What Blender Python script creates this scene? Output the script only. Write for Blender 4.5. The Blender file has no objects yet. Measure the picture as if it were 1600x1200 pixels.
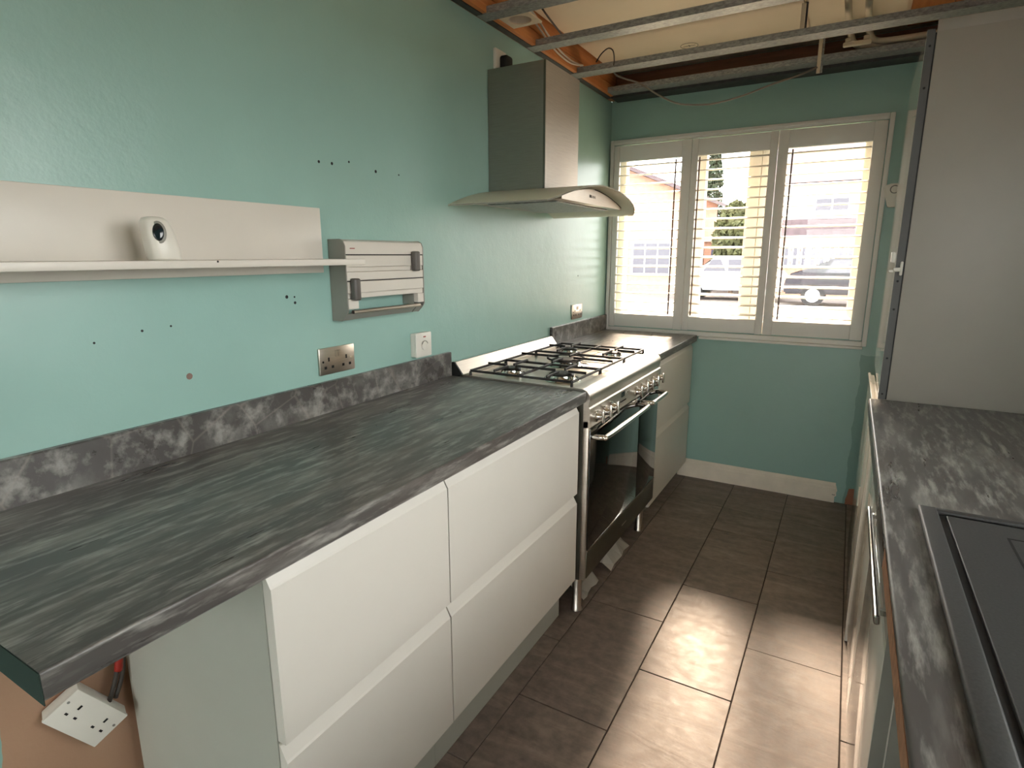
import bpy, bmesh, math, random
from mathutils import Vector, Matrix, Euler

random.seed(7)
scene = bpy.context.scene
C = scene.collection

# ------------------------------------------------------------------ camera
FPX = 907.29
cam_d = bpy.data.cameras.new('camera')
cam = bpy.data.objects.new('camera', cam_d)
C.objects.link(cam)
yaw, pitch, roll = 0.5241, 0.2126, -0.0021
fwd = Vector((-math.sin(yaw) * math.cos(pitch), math.cos(yaw) * math.cos(pitch), -math.sin(pitch)))
rgt = Vector((math.cos(yaw), math.sin(yaw), 0))
upv = rgt.cross(fwd)
r2 = rgt * math.cos(roll) + upv * math.sin(roll)
u2 = upv * math.cos(roll) - rgt * math.sin(roll)
m = Matrix.Identity(4)
for i in range(3):
    m[i][0], m[i][1], m[i][2] = r2[i], u2[i], -fwd[i]
m[0][3], m[1][3], m[2][3] = 1.3667, 0.0887, 1.3832
cam.matrix_world = m
cam_d.sensor_fit = 'HORIZONTAL'
cam_d.sensor_width = 36
cam_d.lens = 36 * FPX / 1600
cam_d.shift_x = (800 - 796.7) / 1600
cam_d.shift_y = (595.03 - 600) / 1600
cam_d.clip_start = 0.02
cam_d.clip_end = 300
scene.camera = cam

# ------------------------------------------------------------------ sky, sun, exposure
world = bpy.data.worlds.new('sky')
scene.world = world
world.use_nodes = True
wn = world.node_tree.nodes
wn['Background'].inputs[0].default_value = (1.0, 0.99, 0.98, 1)
wn['Background'].inputs[1].default_value = 10.5

sun_d = bpy.data.lights.new('sun', 'SUN')
sun_d.energy = 30.0
sun_d.color = (1.0, 0.74, 0.54)
sun_d.angle = math.radians(8)      # hazy sun
sun = bpy.data.objects.new('sun', sun_d)
C.objects.link(sun)
sun.location = (-3, 30, 25)
sun.rotation_euler = Vector((0.20, -1.0, -0.72)).to_track_quat('-Z', 'Y').to_euler()

vs = scene.view_settings
vs.view_transform = 'Standard'
vs.look = 'None'
vs.gamma = 1.0
vs.use_curve_mapping = False
vs.exposure = -0.1

# ------------------------------------------------------------------ materials
def s2l(c):
    return tuple(((v / 255) / 12.92 if v / 255 <= 0.04045 else ((v / 255 + 0.055) / 1.055) ** 2.4) for v in c)

class NT:
    def __init__(s, name):
        s.m = bpy.data.materials.new(name)
        s.m.use_nodes = True
        s.t = s.m.node_tree
        s.b = s.t.nodes['Principled BSDF']
        s.out = s.t.nodes['Material Output']
    def n(s, typ, **kw):
        nd = s.t.nodes.new(typ)
        for k, v in kw.items():
            setattr(nd, k, v)
        return nd
    def l(s, a, b):
        s.t.links.new(a, b)
    def coord(s, kind='Object', scale=(1, 1, 1), rot=(0, 0, 0)):
        tc = s.n('ShaderNodeTexCoord')
        mp = s.n('ShaderNodeMapping')
        mp.inputs['Scale'].default_value = scale
        mp.inputs['Rotation'].default_value = rot
        s.l(tc.outputs[kind], mp.inputs[0])
        return mp.outputs[0]
    def pos(s):
        return s.n('ShaderNodeNewGeometry').outputs['Position']
    def noise(s, vec, scale=5, detail=4, rough=0.55, dist=0.0):
        nz = s.n('ShaderNodeTexNoise')
        s.l(vec, nz.inputs['Vector'])
        nz.inputs['Scale'].default_value = scale
        nz.inputs['Detail'].default_value = detail
        nz.inputs['Roughness'].default_value = rough
        nz.inputs['Distortion'].default_value = dist
        return nz.outputs['Fac']
    def ramp(s, fac, stops):
        r = s.n('ShaderNodeValToRGB')
        e = r.color_ramp.elements
        while len(e) < len(stops):
            e.new(0.5)
        for i, (p, c) in enumerate(stops):
            e[i].position = p
            e[i].color = (*c, 1) if len(c) == 3 else c
        s.l(fac, r.inputs[0])
        return r.outputs[0]
    def mix(s, fac, a, b, mode='MIX'):
        mx = s.n('ShaderNodeMix', data_type='RGBA', blend_type=mode)
        for val, idx in ((fac, 0), (a, 6), (b, 7)):
            if hasattr(val, 'links') or hasattr(val, 'is_linked'):
                s.l(val, mx.inputs[idx])
            elif idx == 0:
                mx.inputs[0].default_value = val
            else:
                mx.inputs[idx].default_value = (*val, 1)
        return mx.outputs[2]
    def math(s, op, a, b=None):
        mt = s.n('ShaderNodeMath', operation=op)
        for v, i in ((a, 0), (b, 1)):
            if v is None:
                continue
            if hasattr(v, 'is_linked'):
                s.l(v, mt.inputs[i])
            else:
                mt.inputs[i].default_value = v
        return mt.outputs[0]
    def bump(s, h, strength=0.1, dist=0.01):
        b = s.n('ShaderNodeBump')
        b.inputs['Strength'].default_value = strength
        b.inputs['Distance'].default_value = dist
        s.l(h, b.inputs['Height'])
        s.l(b.outputs[0], s.b.inputs['Normal'])
    def set(s, col=None, rough=0.5, metal=0.0, spec=0.5, coat=0.0, coat_r=0.05):
        if col is not None:
            if hasattr(col, 'is_linked'):
                s.l(col, s.b.inputs['Base Color'])
            else:
                s.b.inputs['Base Color'].default_value = (*col, 1)
        if hasattr(rough, 'is_linked'):
            s.l(rough, s.b.inputs['Roughness'])
        else:
            s.b.inputs['Roughness'].default_value = rough
        s.b.inputs['Metallic'].default_value = metal
        s.b.inputs['Specular IOR Level'].default_value = spec
        s.b.inputs['Coat Weight'].default_value = coat
        s.b.inputs['Coat Roughness'].default_value = coat_r
        return s.m

def plain(name, rgb, rough=0.5, metal=0.0, spec=0.5, var=0.06, scale=9, coat=0.0, bump=0.0, stretch=(1, 1, 1)):
    t = NT(name)
    c = s2l(rgb)
    v = t.coord('Object', stretch)
    nz = t.noise(v, scale, 5)
    col = t.ramp(nz, [(0.3, tuple(x * (1 - var) for x in c)), (0.7, tuple(min(1, x * (1 + var)) for x in c))])
    if bump:
        t.bump(t.noise(v, scale * 8, 3), bump, 0.002)
    return t.set(col, rough, metal, spec, coat)

M = {}

# teal painted plaster (walls): patches give bare plaster, brick and a darker teal area
def wall_mat(name, patches):
    t = NT(name)
    p = t.pos()
    teal = s2l((151, 187, 178))
    nz = t.noise(p, 1.3, 5, 0.6)
    col = t.ramp(nz, [(0.3, tuple(x * 0.93 for x in teal)), (0.7, tuple(x * 1.05 for x in teal))])
    sep = t.n('ShaderNodeSeparateXYZ')
    t.l(p, sep.inputs[0])
    wob = t.math('MULTIPLY', t.math('SUBTRACT', t.noise(p, 6, 3), 0.5), 0.05)
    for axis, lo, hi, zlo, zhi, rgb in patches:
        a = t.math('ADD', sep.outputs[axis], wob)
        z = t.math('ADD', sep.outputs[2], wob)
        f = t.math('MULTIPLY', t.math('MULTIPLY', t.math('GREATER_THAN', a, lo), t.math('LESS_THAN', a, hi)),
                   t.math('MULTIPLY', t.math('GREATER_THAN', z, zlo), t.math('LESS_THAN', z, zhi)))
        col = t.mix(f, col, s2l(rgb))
    h = t.math('ADD', t.noise(p, 3.5, 6, 0.6), t.math('MULTIPLY', t.noise(p, 120, 2), 0.06))
    t.bump(h, 0.35, 0.012)
    return t.set(col, 0.33, 0, 0.6)
M['wall_left'] = wall_mat('teal_paint_left', [(1, 0.42, 1.96, -1, 0.86, (186, 150, 124))])
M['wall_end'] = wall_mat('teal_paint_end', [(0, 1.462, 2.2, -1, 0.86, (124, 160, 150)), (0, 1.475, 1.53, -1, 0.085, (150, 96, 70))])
M['wall'] = wall_mat('teal_paint', [])
M['white_wall'] = plain('white_plaster', (205, 198, 186), 0.8, bump=0.05)

# dark stone-effect laminate
def stone(name, along_wall=False):
    t = NT(name)
    v = t.coord('Object', (12, 1.9, 12) if not along_wall else (5, 4, 4), (0, 0, math.radians(-13)))
    a = t.noise(v, 1.5, 6, 0.6, 0.0)
    b = t.noise(v, 4.2, 6, 0.64, 0.0)
    base = t.ramp(a, [(0.30, s2l((74, 70, 68))), (0.5, s2l((82, 79, 77))), (0.62, s2l((110, 108, 104))), (0.75, s2l((136, 134, 128)))])
    str_ = t.ramp(b, [(0.49, (0, 0, 0)), (0.57, (0.36, 0.36, 0.36)), (0.66, (0.8, 0.8, 0.8))])
    col = t.mix(str_, base, s2l((158, 156, 150)))
    br = t.ramp(t.noise(v, 0.8, 3), [(0.56, (0, 0, 0)), (0.72, (0.3, 0.3, 0.3))])
    col = t.mix(br, col, s2l((104, 90, 82)))
    if along_wall:
        vo = t.n('ShaderNodeTexVoronoi', feature='DISTANCE_TO_EDGE')
        t.l(t.coord('Object', (6, 6, 6)), vo.inputs['Vector'])
        vo.inputs['Scale'].default_value = 1.1
        vein = t.ramp(vo.outputs['Distance'], [(0.0, (0.6, 0.6, 0.6)), (0.022, (0, 0, 0))])
        col = t.mix(t.math('MULTIPLY', vein, t.noise(v, 1.5, 2)), col, s2l((160, 150, 142)))
    rg = t.ramp(a, [(0.3, (0.26,) * 3), (0.7, (0.36,) * 3)])
    return t.set(col, rg, 0, 0.5)
M['stone'] = stone('dark_stone_laminate')
M['stone_up'] = stone('dark_stone_upstand', True)
M['green_edge'] = plain('dark_green_edge', (28, 44, 38), 0.6)
M['chipboard'] = plain('raw_chipboard', (170, 122, 92), 0.85, var=0.2, scale=60, bump=0.3)

M['unit_white'] = plain('satin_white_front', (222, 217, 208), 0.38, var=0.01)
M['unit_side'] = plain('white_carcass_side', (182, 183, 173), 0.42, var=0.02)
M['gloss_white'] = plain('gloss_white_door', (226, 223, 214), 0.07, var=0.01, coat=0.6)
M['tall_side'] = plain('pale_grey_panel', (160, 155, 146), 0.4, var=0.02)
M['dark_strip'] = plain('dark_grey_metal_strip', (84, 84, 83), 0.5, 0.0, var=0.05)
M['black'] = plain('black_rubber', (16, 16, 16), 0.6)
M['white_plastic'] = plain('white_plastic', (226, 222, 212), 0.32, var=0.015)
M['shelf_white'] = plain('shelf_white', (218, 212, 202), 0.34, var=0.015)
M['shutter'] = plain('shutter_white', (236, 233, 228), 0.42, var=0.015)
M['louvre'] = plain('louvre_white', (236, 232, 224), 0.4, var=0.01)
M['rod'] = plain('tilt_rod_brown', (128, 104, 94), 0.5)  # rods' backlit darkness put into the colour; also used for a wall chip
M['upvc'] = plain('window_frame_cream', (240, 231, 216), 0.4, var=0.01)
M['skirt'] = plain('cream_skirting', (236, 227, 210), 0.5, var=0.05, scale=14)
M['grey_plastic'] = plain('grey_plastic', (142, 140, 132), 0.4)
M['dark_plastic'] = plain('dark_grey_plastic', (92, 88, 84), 0.4)
M['lens'] = plain('dark_lens', (22, 34, 40), 0.12, coat=0.5)
M['dark_hole'] = plain('dark_hole', (18, 16, 15), 0.7)
M['red'] = plain('red_mark', (150, 60, 50), 0.5)

def brushed(name, rgb, rough, axis):
    t = NT(name)
    sc = [4, 4, 4]
    sc[axis] = 120
    nz = t.noise(t.coord('Object', tuple(sc)), 3, 3)
    c = s2l(rgb)
    col = t.ramp(nz, [(0.3, tuple(x * 0.92 for x in c)), (0.7, tuple(min(1, x * 1.06) for x in c))])
    return t.set(col, rough, 1.0)
M['steel'] = brushed('brushed_steel', (212, 204, 194), 0.36, 2)
M['steel_v'] = brushed('brushed_steel_hood', (172, 165, 156), 0.34, 2)
_b = M['steel_v'].node_tree.nodes['Principled BSDF']
_b.inputs['Anisotropic'].default_value = 0.85
_b.inputs['Roughness'].default_value = 0.4
_b.inputs['Anisotropic Rotation'].default_value = 0.25
_tg = M['steel_v'].node_tree.nodes.new('ShaderNodeTangent')
_tg.direction_type = 'RADIAL'
_tg.axis = 'Z'
M['steel_v'].node_tree.links.new(_tg.outputs[0], _b.inputs['Tangent'])
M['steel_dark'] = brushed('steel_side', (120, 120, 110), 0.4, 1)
M['chrome'] = plain('polished_steel', (225, 222, 216), 0.12, 1.0, var=0.01)
M['socket_steel'] = brushed('socket_steel', (202, 190, 176), 0.3, 2)

def galv():
    t = NT('galvanised_steel')
    v = t.coord('Object', (12, 30, 30))
    nz = t.noise(v, 4, 6, 0.7)
    col = t.ramp(nz, [(0.35, s2l((120, 122, 122))), (0.6, s2l((165, 167, 165))), (0.75, s2l((196, 198, 194)))])
    return t.set(col, 0.45, 0.3)
M['galv'] = galv()
M['galv_dark'] = plain('dark_track', (74, 74, 74), 0.55, 0.4, var=0.2, scale=30)

def glossblack():
    return plain('oven_glass', (14, 16, 15), 0.06, 0, 0.6, coat=0.3)
M['oven_glass'] = glossblack()
M['iron'] = plain('cast_iron', (40, 38, 37), 0.5, 0, 0.5, var=0.15, scale=40, bump=0.15)
M['sink'] = plain('black_granite_sink', (58, 58, 58), 0.42, var=0.22, scale=260)
M['display'] = plain('dark_display', (30, 30, 34), 0.15)

def wood(name, a, b, stretch, rough=0.6):
    t = NT(name)
    nz = t.noise(t.coord('Object', stretch), 5, 7, 0.6, 0.8)
    col = t.ramp(nz, [(0.3, s2l(a)), (0.55, s2l(tuple((x + y) / 2 for x, y in zip(a, b)))), (0.75, s2l(b))])
    t.bump(nz, 0.15, 0.003)
    return t.set(col, rough)
M['pine'] = wood('orange_pine', (178, 104, 52), (216, 146, 86), (8, 0.7, 9))
M['joist'] = wood('dark_joist', (92, 58, 40), (130, 84, 60), (0.7, 8, 9))
M['board'] = plain('cream_plasterboard', (246, 230, 204), 0.75, var=0.03, scale=4, bump=0.04)
M['cable_w'] = plain('pale_cable', (206, 192, 176), 0.45)
M['cable_d'] = plain('dark_cable', (58, 52, 48), 0.5)
M['cable_g'] = plain('grey_cable', (132, 124, 114), 0.5)
M['cable_r'] = plain('red_cable', (150, 34, 22), 0.5)
M['pipe'] = plain('white_pipe', (226, 210, 186), 0.4)
M['pencil'] = plain('pencil_line', (110, 92, 74), 0.8)

def tile_mat():
    t = NT('taupe_stone_tile')
    p = t.pos()
    inf = t.n('ShaderNodeObjectInfo')
    off = t.n('ShaderNodeVectorMath', operation='ADD')
    cmb = t.n('ShaderNodeCombineXYZ')
    t.l(t.math('MULTIPLY', inf.outputs['Random'], 37.0), cmb.inputs[0])
    t.l(p, off.inputs[0])
    t.l(cmb.outputs[0], off.inputs[1])
    mp = t.n('ShaderNodeMapping')
    mp.inputs['Scale'].default_value = (2.2, 9, 4)
    t.l(off.outputs[0], mp.inputs[0])
    a = t.noise(mp.outputs[0], 1.6, 8, 0.62, 0.9)
    b = t.noise(off.outputs[0], 26, 5, 0.6)
    col = t.ramp(a, [(0.28, s2l((98, 86, 79))), (0.5, s2l((122, 108, 100))), (0.72, s2l((156, 140, 128)))])
    col = t.mix(0.35, col, t.ramp(b, [(0.34, s2l((86, 74, 67))), (0.66, s2l((156, 140, 128)))]))
    t.bump(t.math('ADD', a, t.math('MULTIPLY', b, 0.5)), 0.4, 0.0025)
    return t.set(col, t.ramp(b, [(0.3, (0.40,) * 3), (0.7, (0.52,) * 3)]), 0, 0.5)
M['tile'] = tile_mat()
M['grout'] = plain('dark_grout', (52, 44, 40), 0.9)

def glass_mat(name, tint, diff=0.0, refl=1.0):
    t = NT(name)
    tr = t.n('ShaderNodeBsdfTransparent')
    tr.inputs[0].default_value = (*tint, 1)
    gl = t.n('ShaderNodeBsdfGlossy')
    gl.inputs['Roughness'].default_value = 0.02
    fr = t.n('ShaderNodeFresnel')
    fr.inputs[0].default_value = 1.5
    mx = t.n('ShaderNodeMixShader')
    t.l(t.math('MULTIPLY', fr.outputs[0], refl), mx.inputs[0])
    t.l(tr.outputs[0], mx.inputs[1])
    t.l(gl.outputs[0], mx.inputs[2])
    o = mx.outputs[0]
    if diff:
        df = t.n('ShaderNodeBsdfTranslucent')
        df.inputs[0].default_value = (0.95, 0.95, 0.85, 1)
        d2 = t.n('ShaderNodeBsdfDiffuse')
        d2.inputs[0].default_value = (0.92, 0.91, 0.78, 1)
        m0 = t.n('ShaderNodeMixShader')
        m0.inputs[0].default_value = 0.6
        t.l(df.outputs[0], m0.inputs[1])
        t.l(d2.outputs[0], m0.inputs[2])
        m2 = t.n('ShaderNodeMixShader')
        m2.inputs[0].default_value = diff
        t.l(o, m2.inputs[1])
        t.l(m0.outputs[0], m2.inputs[2])
        o = m2.outputs[0]
    t.l(o, t.out.inputs[0])
    return t.m
M['pane'] = glass_mat('window_glass', (0.97, 0.98, 0.97), 0, 0.6)
M['hood_glass'] = glass_mat('hood_glass', (0.95, 0.97, 0.92), 0.62)

M['brick'] = plain('peach_brick', (184, 142, 122), 0.85, var=0.12, scale=6)
M['render'] = plain('white_render', (200, 194, 190), 0.85)
M['rooftile'] = plain('dark_roof', (92, 78, 82), 0.8, var=0.2, scale=5)
M['far_glass'] = plain('far_window_glass', (88, 86, 96), 0.2)
M['far_white'] = plain('far_white_frame', (232, 230, 228), 0.6)
M['blue_door'] = plain('blue_garage_door', (46, 52, 90), 0.6)
M['tarmac'] = plain('tarmac', (104, 96, 92), 0.9, var=0.1, scale=0.8)
M['lawn'] = plain('pale_lawn', (104, 112, 78), 0.95, var=0.15, scale=2)
M['leaf'] = plain('leaf_green', (48, 60, 40), 0.8, var=0.3, scale=2)
M['leaf2'] = plain('leaf_olive', (78, 80, 46), 0.8, var=0.3, scale=2)
M['bark'] = plain('bark', (86, 70, 58), 0.9)
M['car_silver'] = plain('silver_car_paint', (214, 214, 216), 0.25, 0.2, coat=0.5)
M['car_dark'] = plain('dark_car_paint', (44, 40, 52), 0.25, 0.2, coat=0.5)
M['tyre'] = plain('tyre', (28, 28, 30), 0.8)

# ------------------------------------------------------------------ helpers
OFF = {}

def tag(o, label=None, cat=None, group=None, kind=None):
    if label: o['label'] = label
    if cat: o['category'] = cat
    if group: o['group'] = group
    if kind: o['kind'] = kind
    return o

def thing(name, label, cat, loc, group=None, kind=None):
    o = bpy.data.objects.new(name, None)
    C.objects.link(o)
    o.location = loc
    o.empty_display_size = 0.05
    OFF[o] = Vector(loc)
    tag(o, label, cat, group, kind)
    return o

def finish(bm, name, mat, parent=None, loc=None, smooth=False):
    """World-space bmesh -> one mesh object. Under a parent it is moved into the parent's frame."""
    off = OFF[parent] if parent is not None else Vector(loc if loc is not None else (0, 0, 0))
    bmesh.ops.translate(bm, verts=bm.verts, vec=-off)
    bmesh.ops.recalc_face_normals(bm, faces=bm.faces)
    me = bpy.data.meshes.new(name)
    bm.to_mesh(me)
    bm.free()
    me.materials.append(M[mat] if isinstance(mat, str) else mat)
    if smooth:
        me.shade_smooth()
        if smooth != 'all':
            me.set_sharp_from_angle(angle=math.radians(38))
    o = bpy.data.objects.new(name, me)
    C.objects.link(o)
    if parent is not None:
        o.parent = parent
        OFF[o] = OFF[parent]
    else:
        o.location = off
        OFF[o] = off
    return o

def B():
    return bmesh.new()

def abox(bm, x0, x1, y0, y1, z0, z1, bev=0.0, seg=2, mat=None):
    r = bmesh.ops.create_cube(bm, size=1)
    vs_ = r['verts']
    for v in vs_:
        v.co = Vector((x0 + (v.co.x + 0.5) * (x1 - x0), y0 + (v.co.y + 0.5) * (y1 - y0), z0 + (v.co.z + 0.5) * (z1 - z0)))
    if bev:
        es = list({e for v in vs_ for e in v.link_edges})
        r = bmesh.ops.bevel(bm, geom=es, offset=bev, segments=seg, affect='EDGES', profile=0.5)
        vs_ = list({v for f in r['faces'] for v in f.verts} | {v for v in vs_ if v.is_valid})
    if mat is not None:
        for v in vs_:
            v.co = mat @ v.co
    return vs_

def box(name, mat, parent, x0, x1, y0, y1, z0, z1, bev=0.0, loc=None, seg=2):
    bm = B()
    abox(bm, x0, x1, y0, y1, z0, z1, bev, seg)
    return finish(bm, name, mat, parent, loc, smooth=bev > 0)

def prism(bm, pts, axis, a, b):
    """polygon pts (in the two other axes, order x<y<z) extruded along axis from a to b"""
    def mk(p, t):
        return {0: (t, p[0], p[1]), 1: (p[0], t, p[1]), 2: (p[0], p[1], t)}[axis]
    v0 = [bm.verts.new(mk(p, a)) for p in pts]
    v1 = [bm.verts.new(mk(p, b)) for p in pts]
    n = len(pts)
    bm.faces.new(v0)
    bm.faces.new(list(reversed(v1)))
    for i in range(n):
        bm.faces.new((v0[i], v1[i], v1[(i + 1) % n], v0[(i + 1) % n]))
    return v0 + v1

def cyl(bm, p0, p1, r0, r1=None, n=20, cap=True):
    r1 = r0 if r1 is None else r1
    p0, p1 = Vector(p0), Vector(p1)
    d = (p1 - p0).normalized()
    a = d.orthogonal().normalized()
    b = d.cross(a)
    A = [bm.verts.new(p0 + (a * math.cos(2 * math.pi * i / n) + b * math.sin(2 * math.pi * i / n)) * r0) for i in range(n)]
    Bv = [bm.verts.new(p1 + (a * math.cos(2 * math.pi * i / n) + b * math.sin(2 * math.pi * i / n)) * r1) for i in range(n)]
    for i in range(n):
        bm.faces.new((A[i], A[(i + 1) % n], Bv[(i + 1) % n], Bv[i]))
    if cap:
        bm.faces.new(list(reversed(A)))
        bm.faces.new(Bv)

def tube(bm, pts, r, n=8, smooth=4, closed=False):
    P = [Vector(p) for p in pts]
    if smooth and len(P) > 2:
        Q = []
        k = len(P)
        rng = range(k if closed else k - 1)
        for i in rng:
            p0 = P[(i - 1) % k] if (closed or i > 0) else P[0]
            p1, p2 = P[i], P[(i + 1) % k]
            p3 = P[(i + 2) % k] if (closed or i + 2 < k) else P[-1]
            for s in range(smooth):
                t = s / smooth
                Q.append(0.5 * ((2 * p1) + (p2 - p0) * t + (2 * p0 - 5 * p1 + 4 * p2 - p3) * t * t + (3 * p1 - p0 - 3 * p2 + p3) * t ** 3))
        if not closed:
            Q.append(P[-1])
        P = Q
    rings = []
    prev = None
    for i, p in enumerate(P):
        if closed:
            d = (P[(i + 1) % len(P)] - P[i - 1]).normalized()
        else:
            d = (P[min(i + 1, len(P) - 1)] - P[max(i - 1, 0)]).normalized()
        a = d.orthogonal().normalized() if prev is None else (prev - d * prev.dot(d)).normalized()
        prev = a
        b = d.cross(a)
        rings.append([bm.verts.new(p + (a * math.cos(2 * math.pi * j / n) + b * math.sin(2 * math.pi * j / n)) * r) for j in range(n)])
    cnt = len(rings)
    for i in range(cnt if closed else cnt - 1):
        A, Bq = rings[i], rings[(i + 1) % cnt]
        for j in range(n):
            bm.faces.new((A[j], A[(j + 1) % n], Bq[(j + 1) % n], Bq[j]))
    if not closed:
        bm.faces.new(list(reversed(rings[0])))
        bm.faces.new(rings[-1])

def lathe(bm, prof, centre, n=24, axis='z'):
    """prof: (r, h) list around a vertical (or x) axis"""
    c = Vector(centre)
    rings = []
    for r, h in prof:
        ring = []
        for i in range(n):
            a = 2 * math.pi * i / n
            v = Vector((r * math.cos(a), r * math.sin(a), h)) if axis == 'z' else Vector((h, r * math.cos(a), r * math.sin(a)))
            ring.append(bm.verts.new(c + v))
        rings.append(ring)
    for A, Bq in zip(rings, rings[1:]):
        for j in range(n):
            bm.faces.new((A[j], A[(j + 1) % n], Bq[(j + 1) % n], Bq[j]))
    bm.faces.new(list(reversed(rings[0])))
    bm.faces.new(rings[-1])

def share(src, parent, delta, name=None):
    o = src.copy()
    C.objects.link(o)
    o.parent = parent
    o.location = Vector(src.location) + Vector(delta)
    if name:
        o.name = name
    return o

# ------------------------------------------------------------------ room shell
YE = 3.707        # end wall
XR = 2.10         # sink-side wall
YB = -2.60        # wall behind the camera
ZW = 2.293        # top of plaster, underside of the ceiling channels
ZC = 2.425        # old plasterboard above

bm = B()
abox(bm, -0.2, 0, YB - 0.2, YE + 0.25, -0.1, ZW)
abox(bm, -0.2, -0.065, YB - 0.2, YE + 0.25, ZW, 2.5)
wall_left = tag(finish(bm, 'wall_left', 'wall_left', None, (0, 0, 0)), 'teal painted wall with hood, shelf and sockets on it', kind='structure')

HX0, HX1, HZ0, HZ1 = 0.035, 1.452, 0.935, 2.040
bm = B()
abox(bm, 0, HX0, YE, YE + 0.25, -0.1, 2.5)
abox(bm, HX1, XR + 0.2, YE, YE + 0.25, -0.1, 2.5)
abox(bm, HX0, HX1, YE, YE + 0.25, -0.1, HZ0)
abox(bm, HX0, HX1, YE, YE + 0.25, HZ1, 2.5)
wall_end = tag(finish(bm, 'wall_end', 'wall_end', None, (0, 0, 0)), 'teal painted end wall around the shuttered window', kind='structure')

WY0, WY1, WZ0, WZ1 = 0.15, 1.75, 1.10, 2.08
bm = B()
abox(bm, XR, XR + 0.2, YB - 0.2, WY0, -0.1, 2.5)
abox(bm, XR, XR + 0.2, WY1, YE, -0.1, 2.5)
abox(bm, XR, XR + 0.2, WY0, WY1, -0.1, WZ0)
abox(bm, XR, XR + 0.2, WY0, WY1, WZ1, 2.5)
tag(finish(bm, 'wall_right', 'wall', None, (0, 0, 0)), 'teal painted wall behind the sink', kind='structure')
bm = B()
DX0, DX1, DZ1 = 0.65, 1.98, 2.12     # unseen glazed door behind the viewpoint, added for fill light
abox(bm, 0, DX0, YB - 0.2, YB, -0.1, 2.5)
abox(bm, DX1, XR, YB - 0.2, YB, -0.1, 2.5)
abox(bm, DX0, DX1, YB - 0.2, YB, DZ1, 2.5)
tag(finish(bm, 'wall_back', 'white_wall', None, (0, 0, 0)), 'white wall behind the viewpoint', kind='structure')

# floor: dark bed with raised tiles in 300 x 600 running bond
floor = tag(box('floor', 'grout', None, -0.2, XR + 0.2, YB - 0.2, YE + 0.25, -0.1, -0.004, loc=(0, 0, 0)),
            'taupe stone-effect floor tiles in running bond', kind='structure')
tile_cache = {}
colx = [-0.32, -0.02, 0.28, 0.58, 0.88, 1.18, 1.48, 1.78, 2.08]
for ci, x0 in enumerate(colx):
    shift = 1.81 if x0 in (0.28, 0.88, 1.48) or ci % 2 == 0 else 1.505
    k = -8
    while True:
        y0 = shift + 0.603 * k
        k += 1
        if y0 > YE:
            break
        a0, a1 = max(x0, 0.0) + 0.0016, min(x0 + 0.3, XR) - 0.0016
        b0, b1 = max(y0, YB) + 0.0014, min(y0 + 0.603, YE) - 0.0014
        if a1 - a0 < 0.01 or b1 - b0 < 0.02:
            continue
        w, d = round(a1 - a0, 4), round(b1 - b0, 4)
        if (w, d) not in tile_cache:
            bm = B()
            abox(bm, -w / 2, w / 2, -d / 2, d / 2, -0.010, 0.0, 0.0012, 1)
            me = bpy.data.meshes.new('tile')
            bm.to_mesh(me)
            bm.free()
            me.materials.append(M['tile'])
            tile_cache[(w, d)] = me
        o = bpy.data.objects.new('tile', tile_cache[(w, d)])
        C.objects.link(o)
        o.parent = floor
        o.location = ((a0 + a1) / 2, (b0 + b1) / 2, random.uniform(-0.0006, 0.0006))
        o.rotation_euler = (random.uniform(-0.003, 0.003), random.uniform(-0.002, 0.002), 0)

# ceiling: old boards above the bare metal grid
ceiling = tag(box('ceiling', 'board', None, -0.2, XR + 0.2, YB - 0.2, YE + 0.25, ZC + 0.014, ZC + 0.1, loc=(0, 0, 0)),
              'cream old plasterboard above the metal grid', kind='structure')
for a, b in ((0.055, 1.078), (1.086, 1.46)):
    for c, d in ((YB + 0.02, 0.2), (0.203, 1.6), (1.603, 3.60)):
        box('plasterboard_sheet', 'board', ceiling, a, b, c, d, ZC, ZC + 0.0125)
for x in (1.475, 1.63, 1.785, 1.94):
    box('pine_board', 'pine', ceiling, x, x + 0.15, YB + 0.02, 3.6, ZC - 0.004, ZC + 0.0125)
# pencilled circle on the board
bm = B()
cx, cy = hit_c = (0.535, 3.36)
ring = []
for i in range(28):
    a = 2 * math.pi * i / 28
    ring.append((cx + 0.043 * math.cos(a), cy + 0.043 * math.sin(a), ZC - 0.0006))
tube(bm, ring, 0.0011, 5, 0, True)
tube(bm, [(cx - 0.03, cy, ZC - 0.0006), (cx + 0.03, cy, ZC - 0.0006)], 0.0010, 5, 0)
tube(bm, [(cx, cy - 0.012, ZC - 0.0006), (cx, cy + 0.012, ZC - 0.0006)], 0.0014, 5, 0)
tag(finish(bm, 'pencil_mark', 'pencil', ceiling), 'pencilled circle with a cross line')

# timber over the wall head on the hood side: two stacked planks with a dark split between
for z0, z1 in ((ZW + 0.004, 2.353), (2.356, ZC + 0.012)):
    o = box('plank', 'pine', ceiling, -0.06, 0.048, YB + 0.02, YE - 0.002, z0, z1, 0.002)
bm = B()
abox(bm, 0.05, XR, 3.625, YE, ZW + 0.012, ZC - 0.012)
finish(bm, 'joist', 'joist', ceiling)

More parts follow.
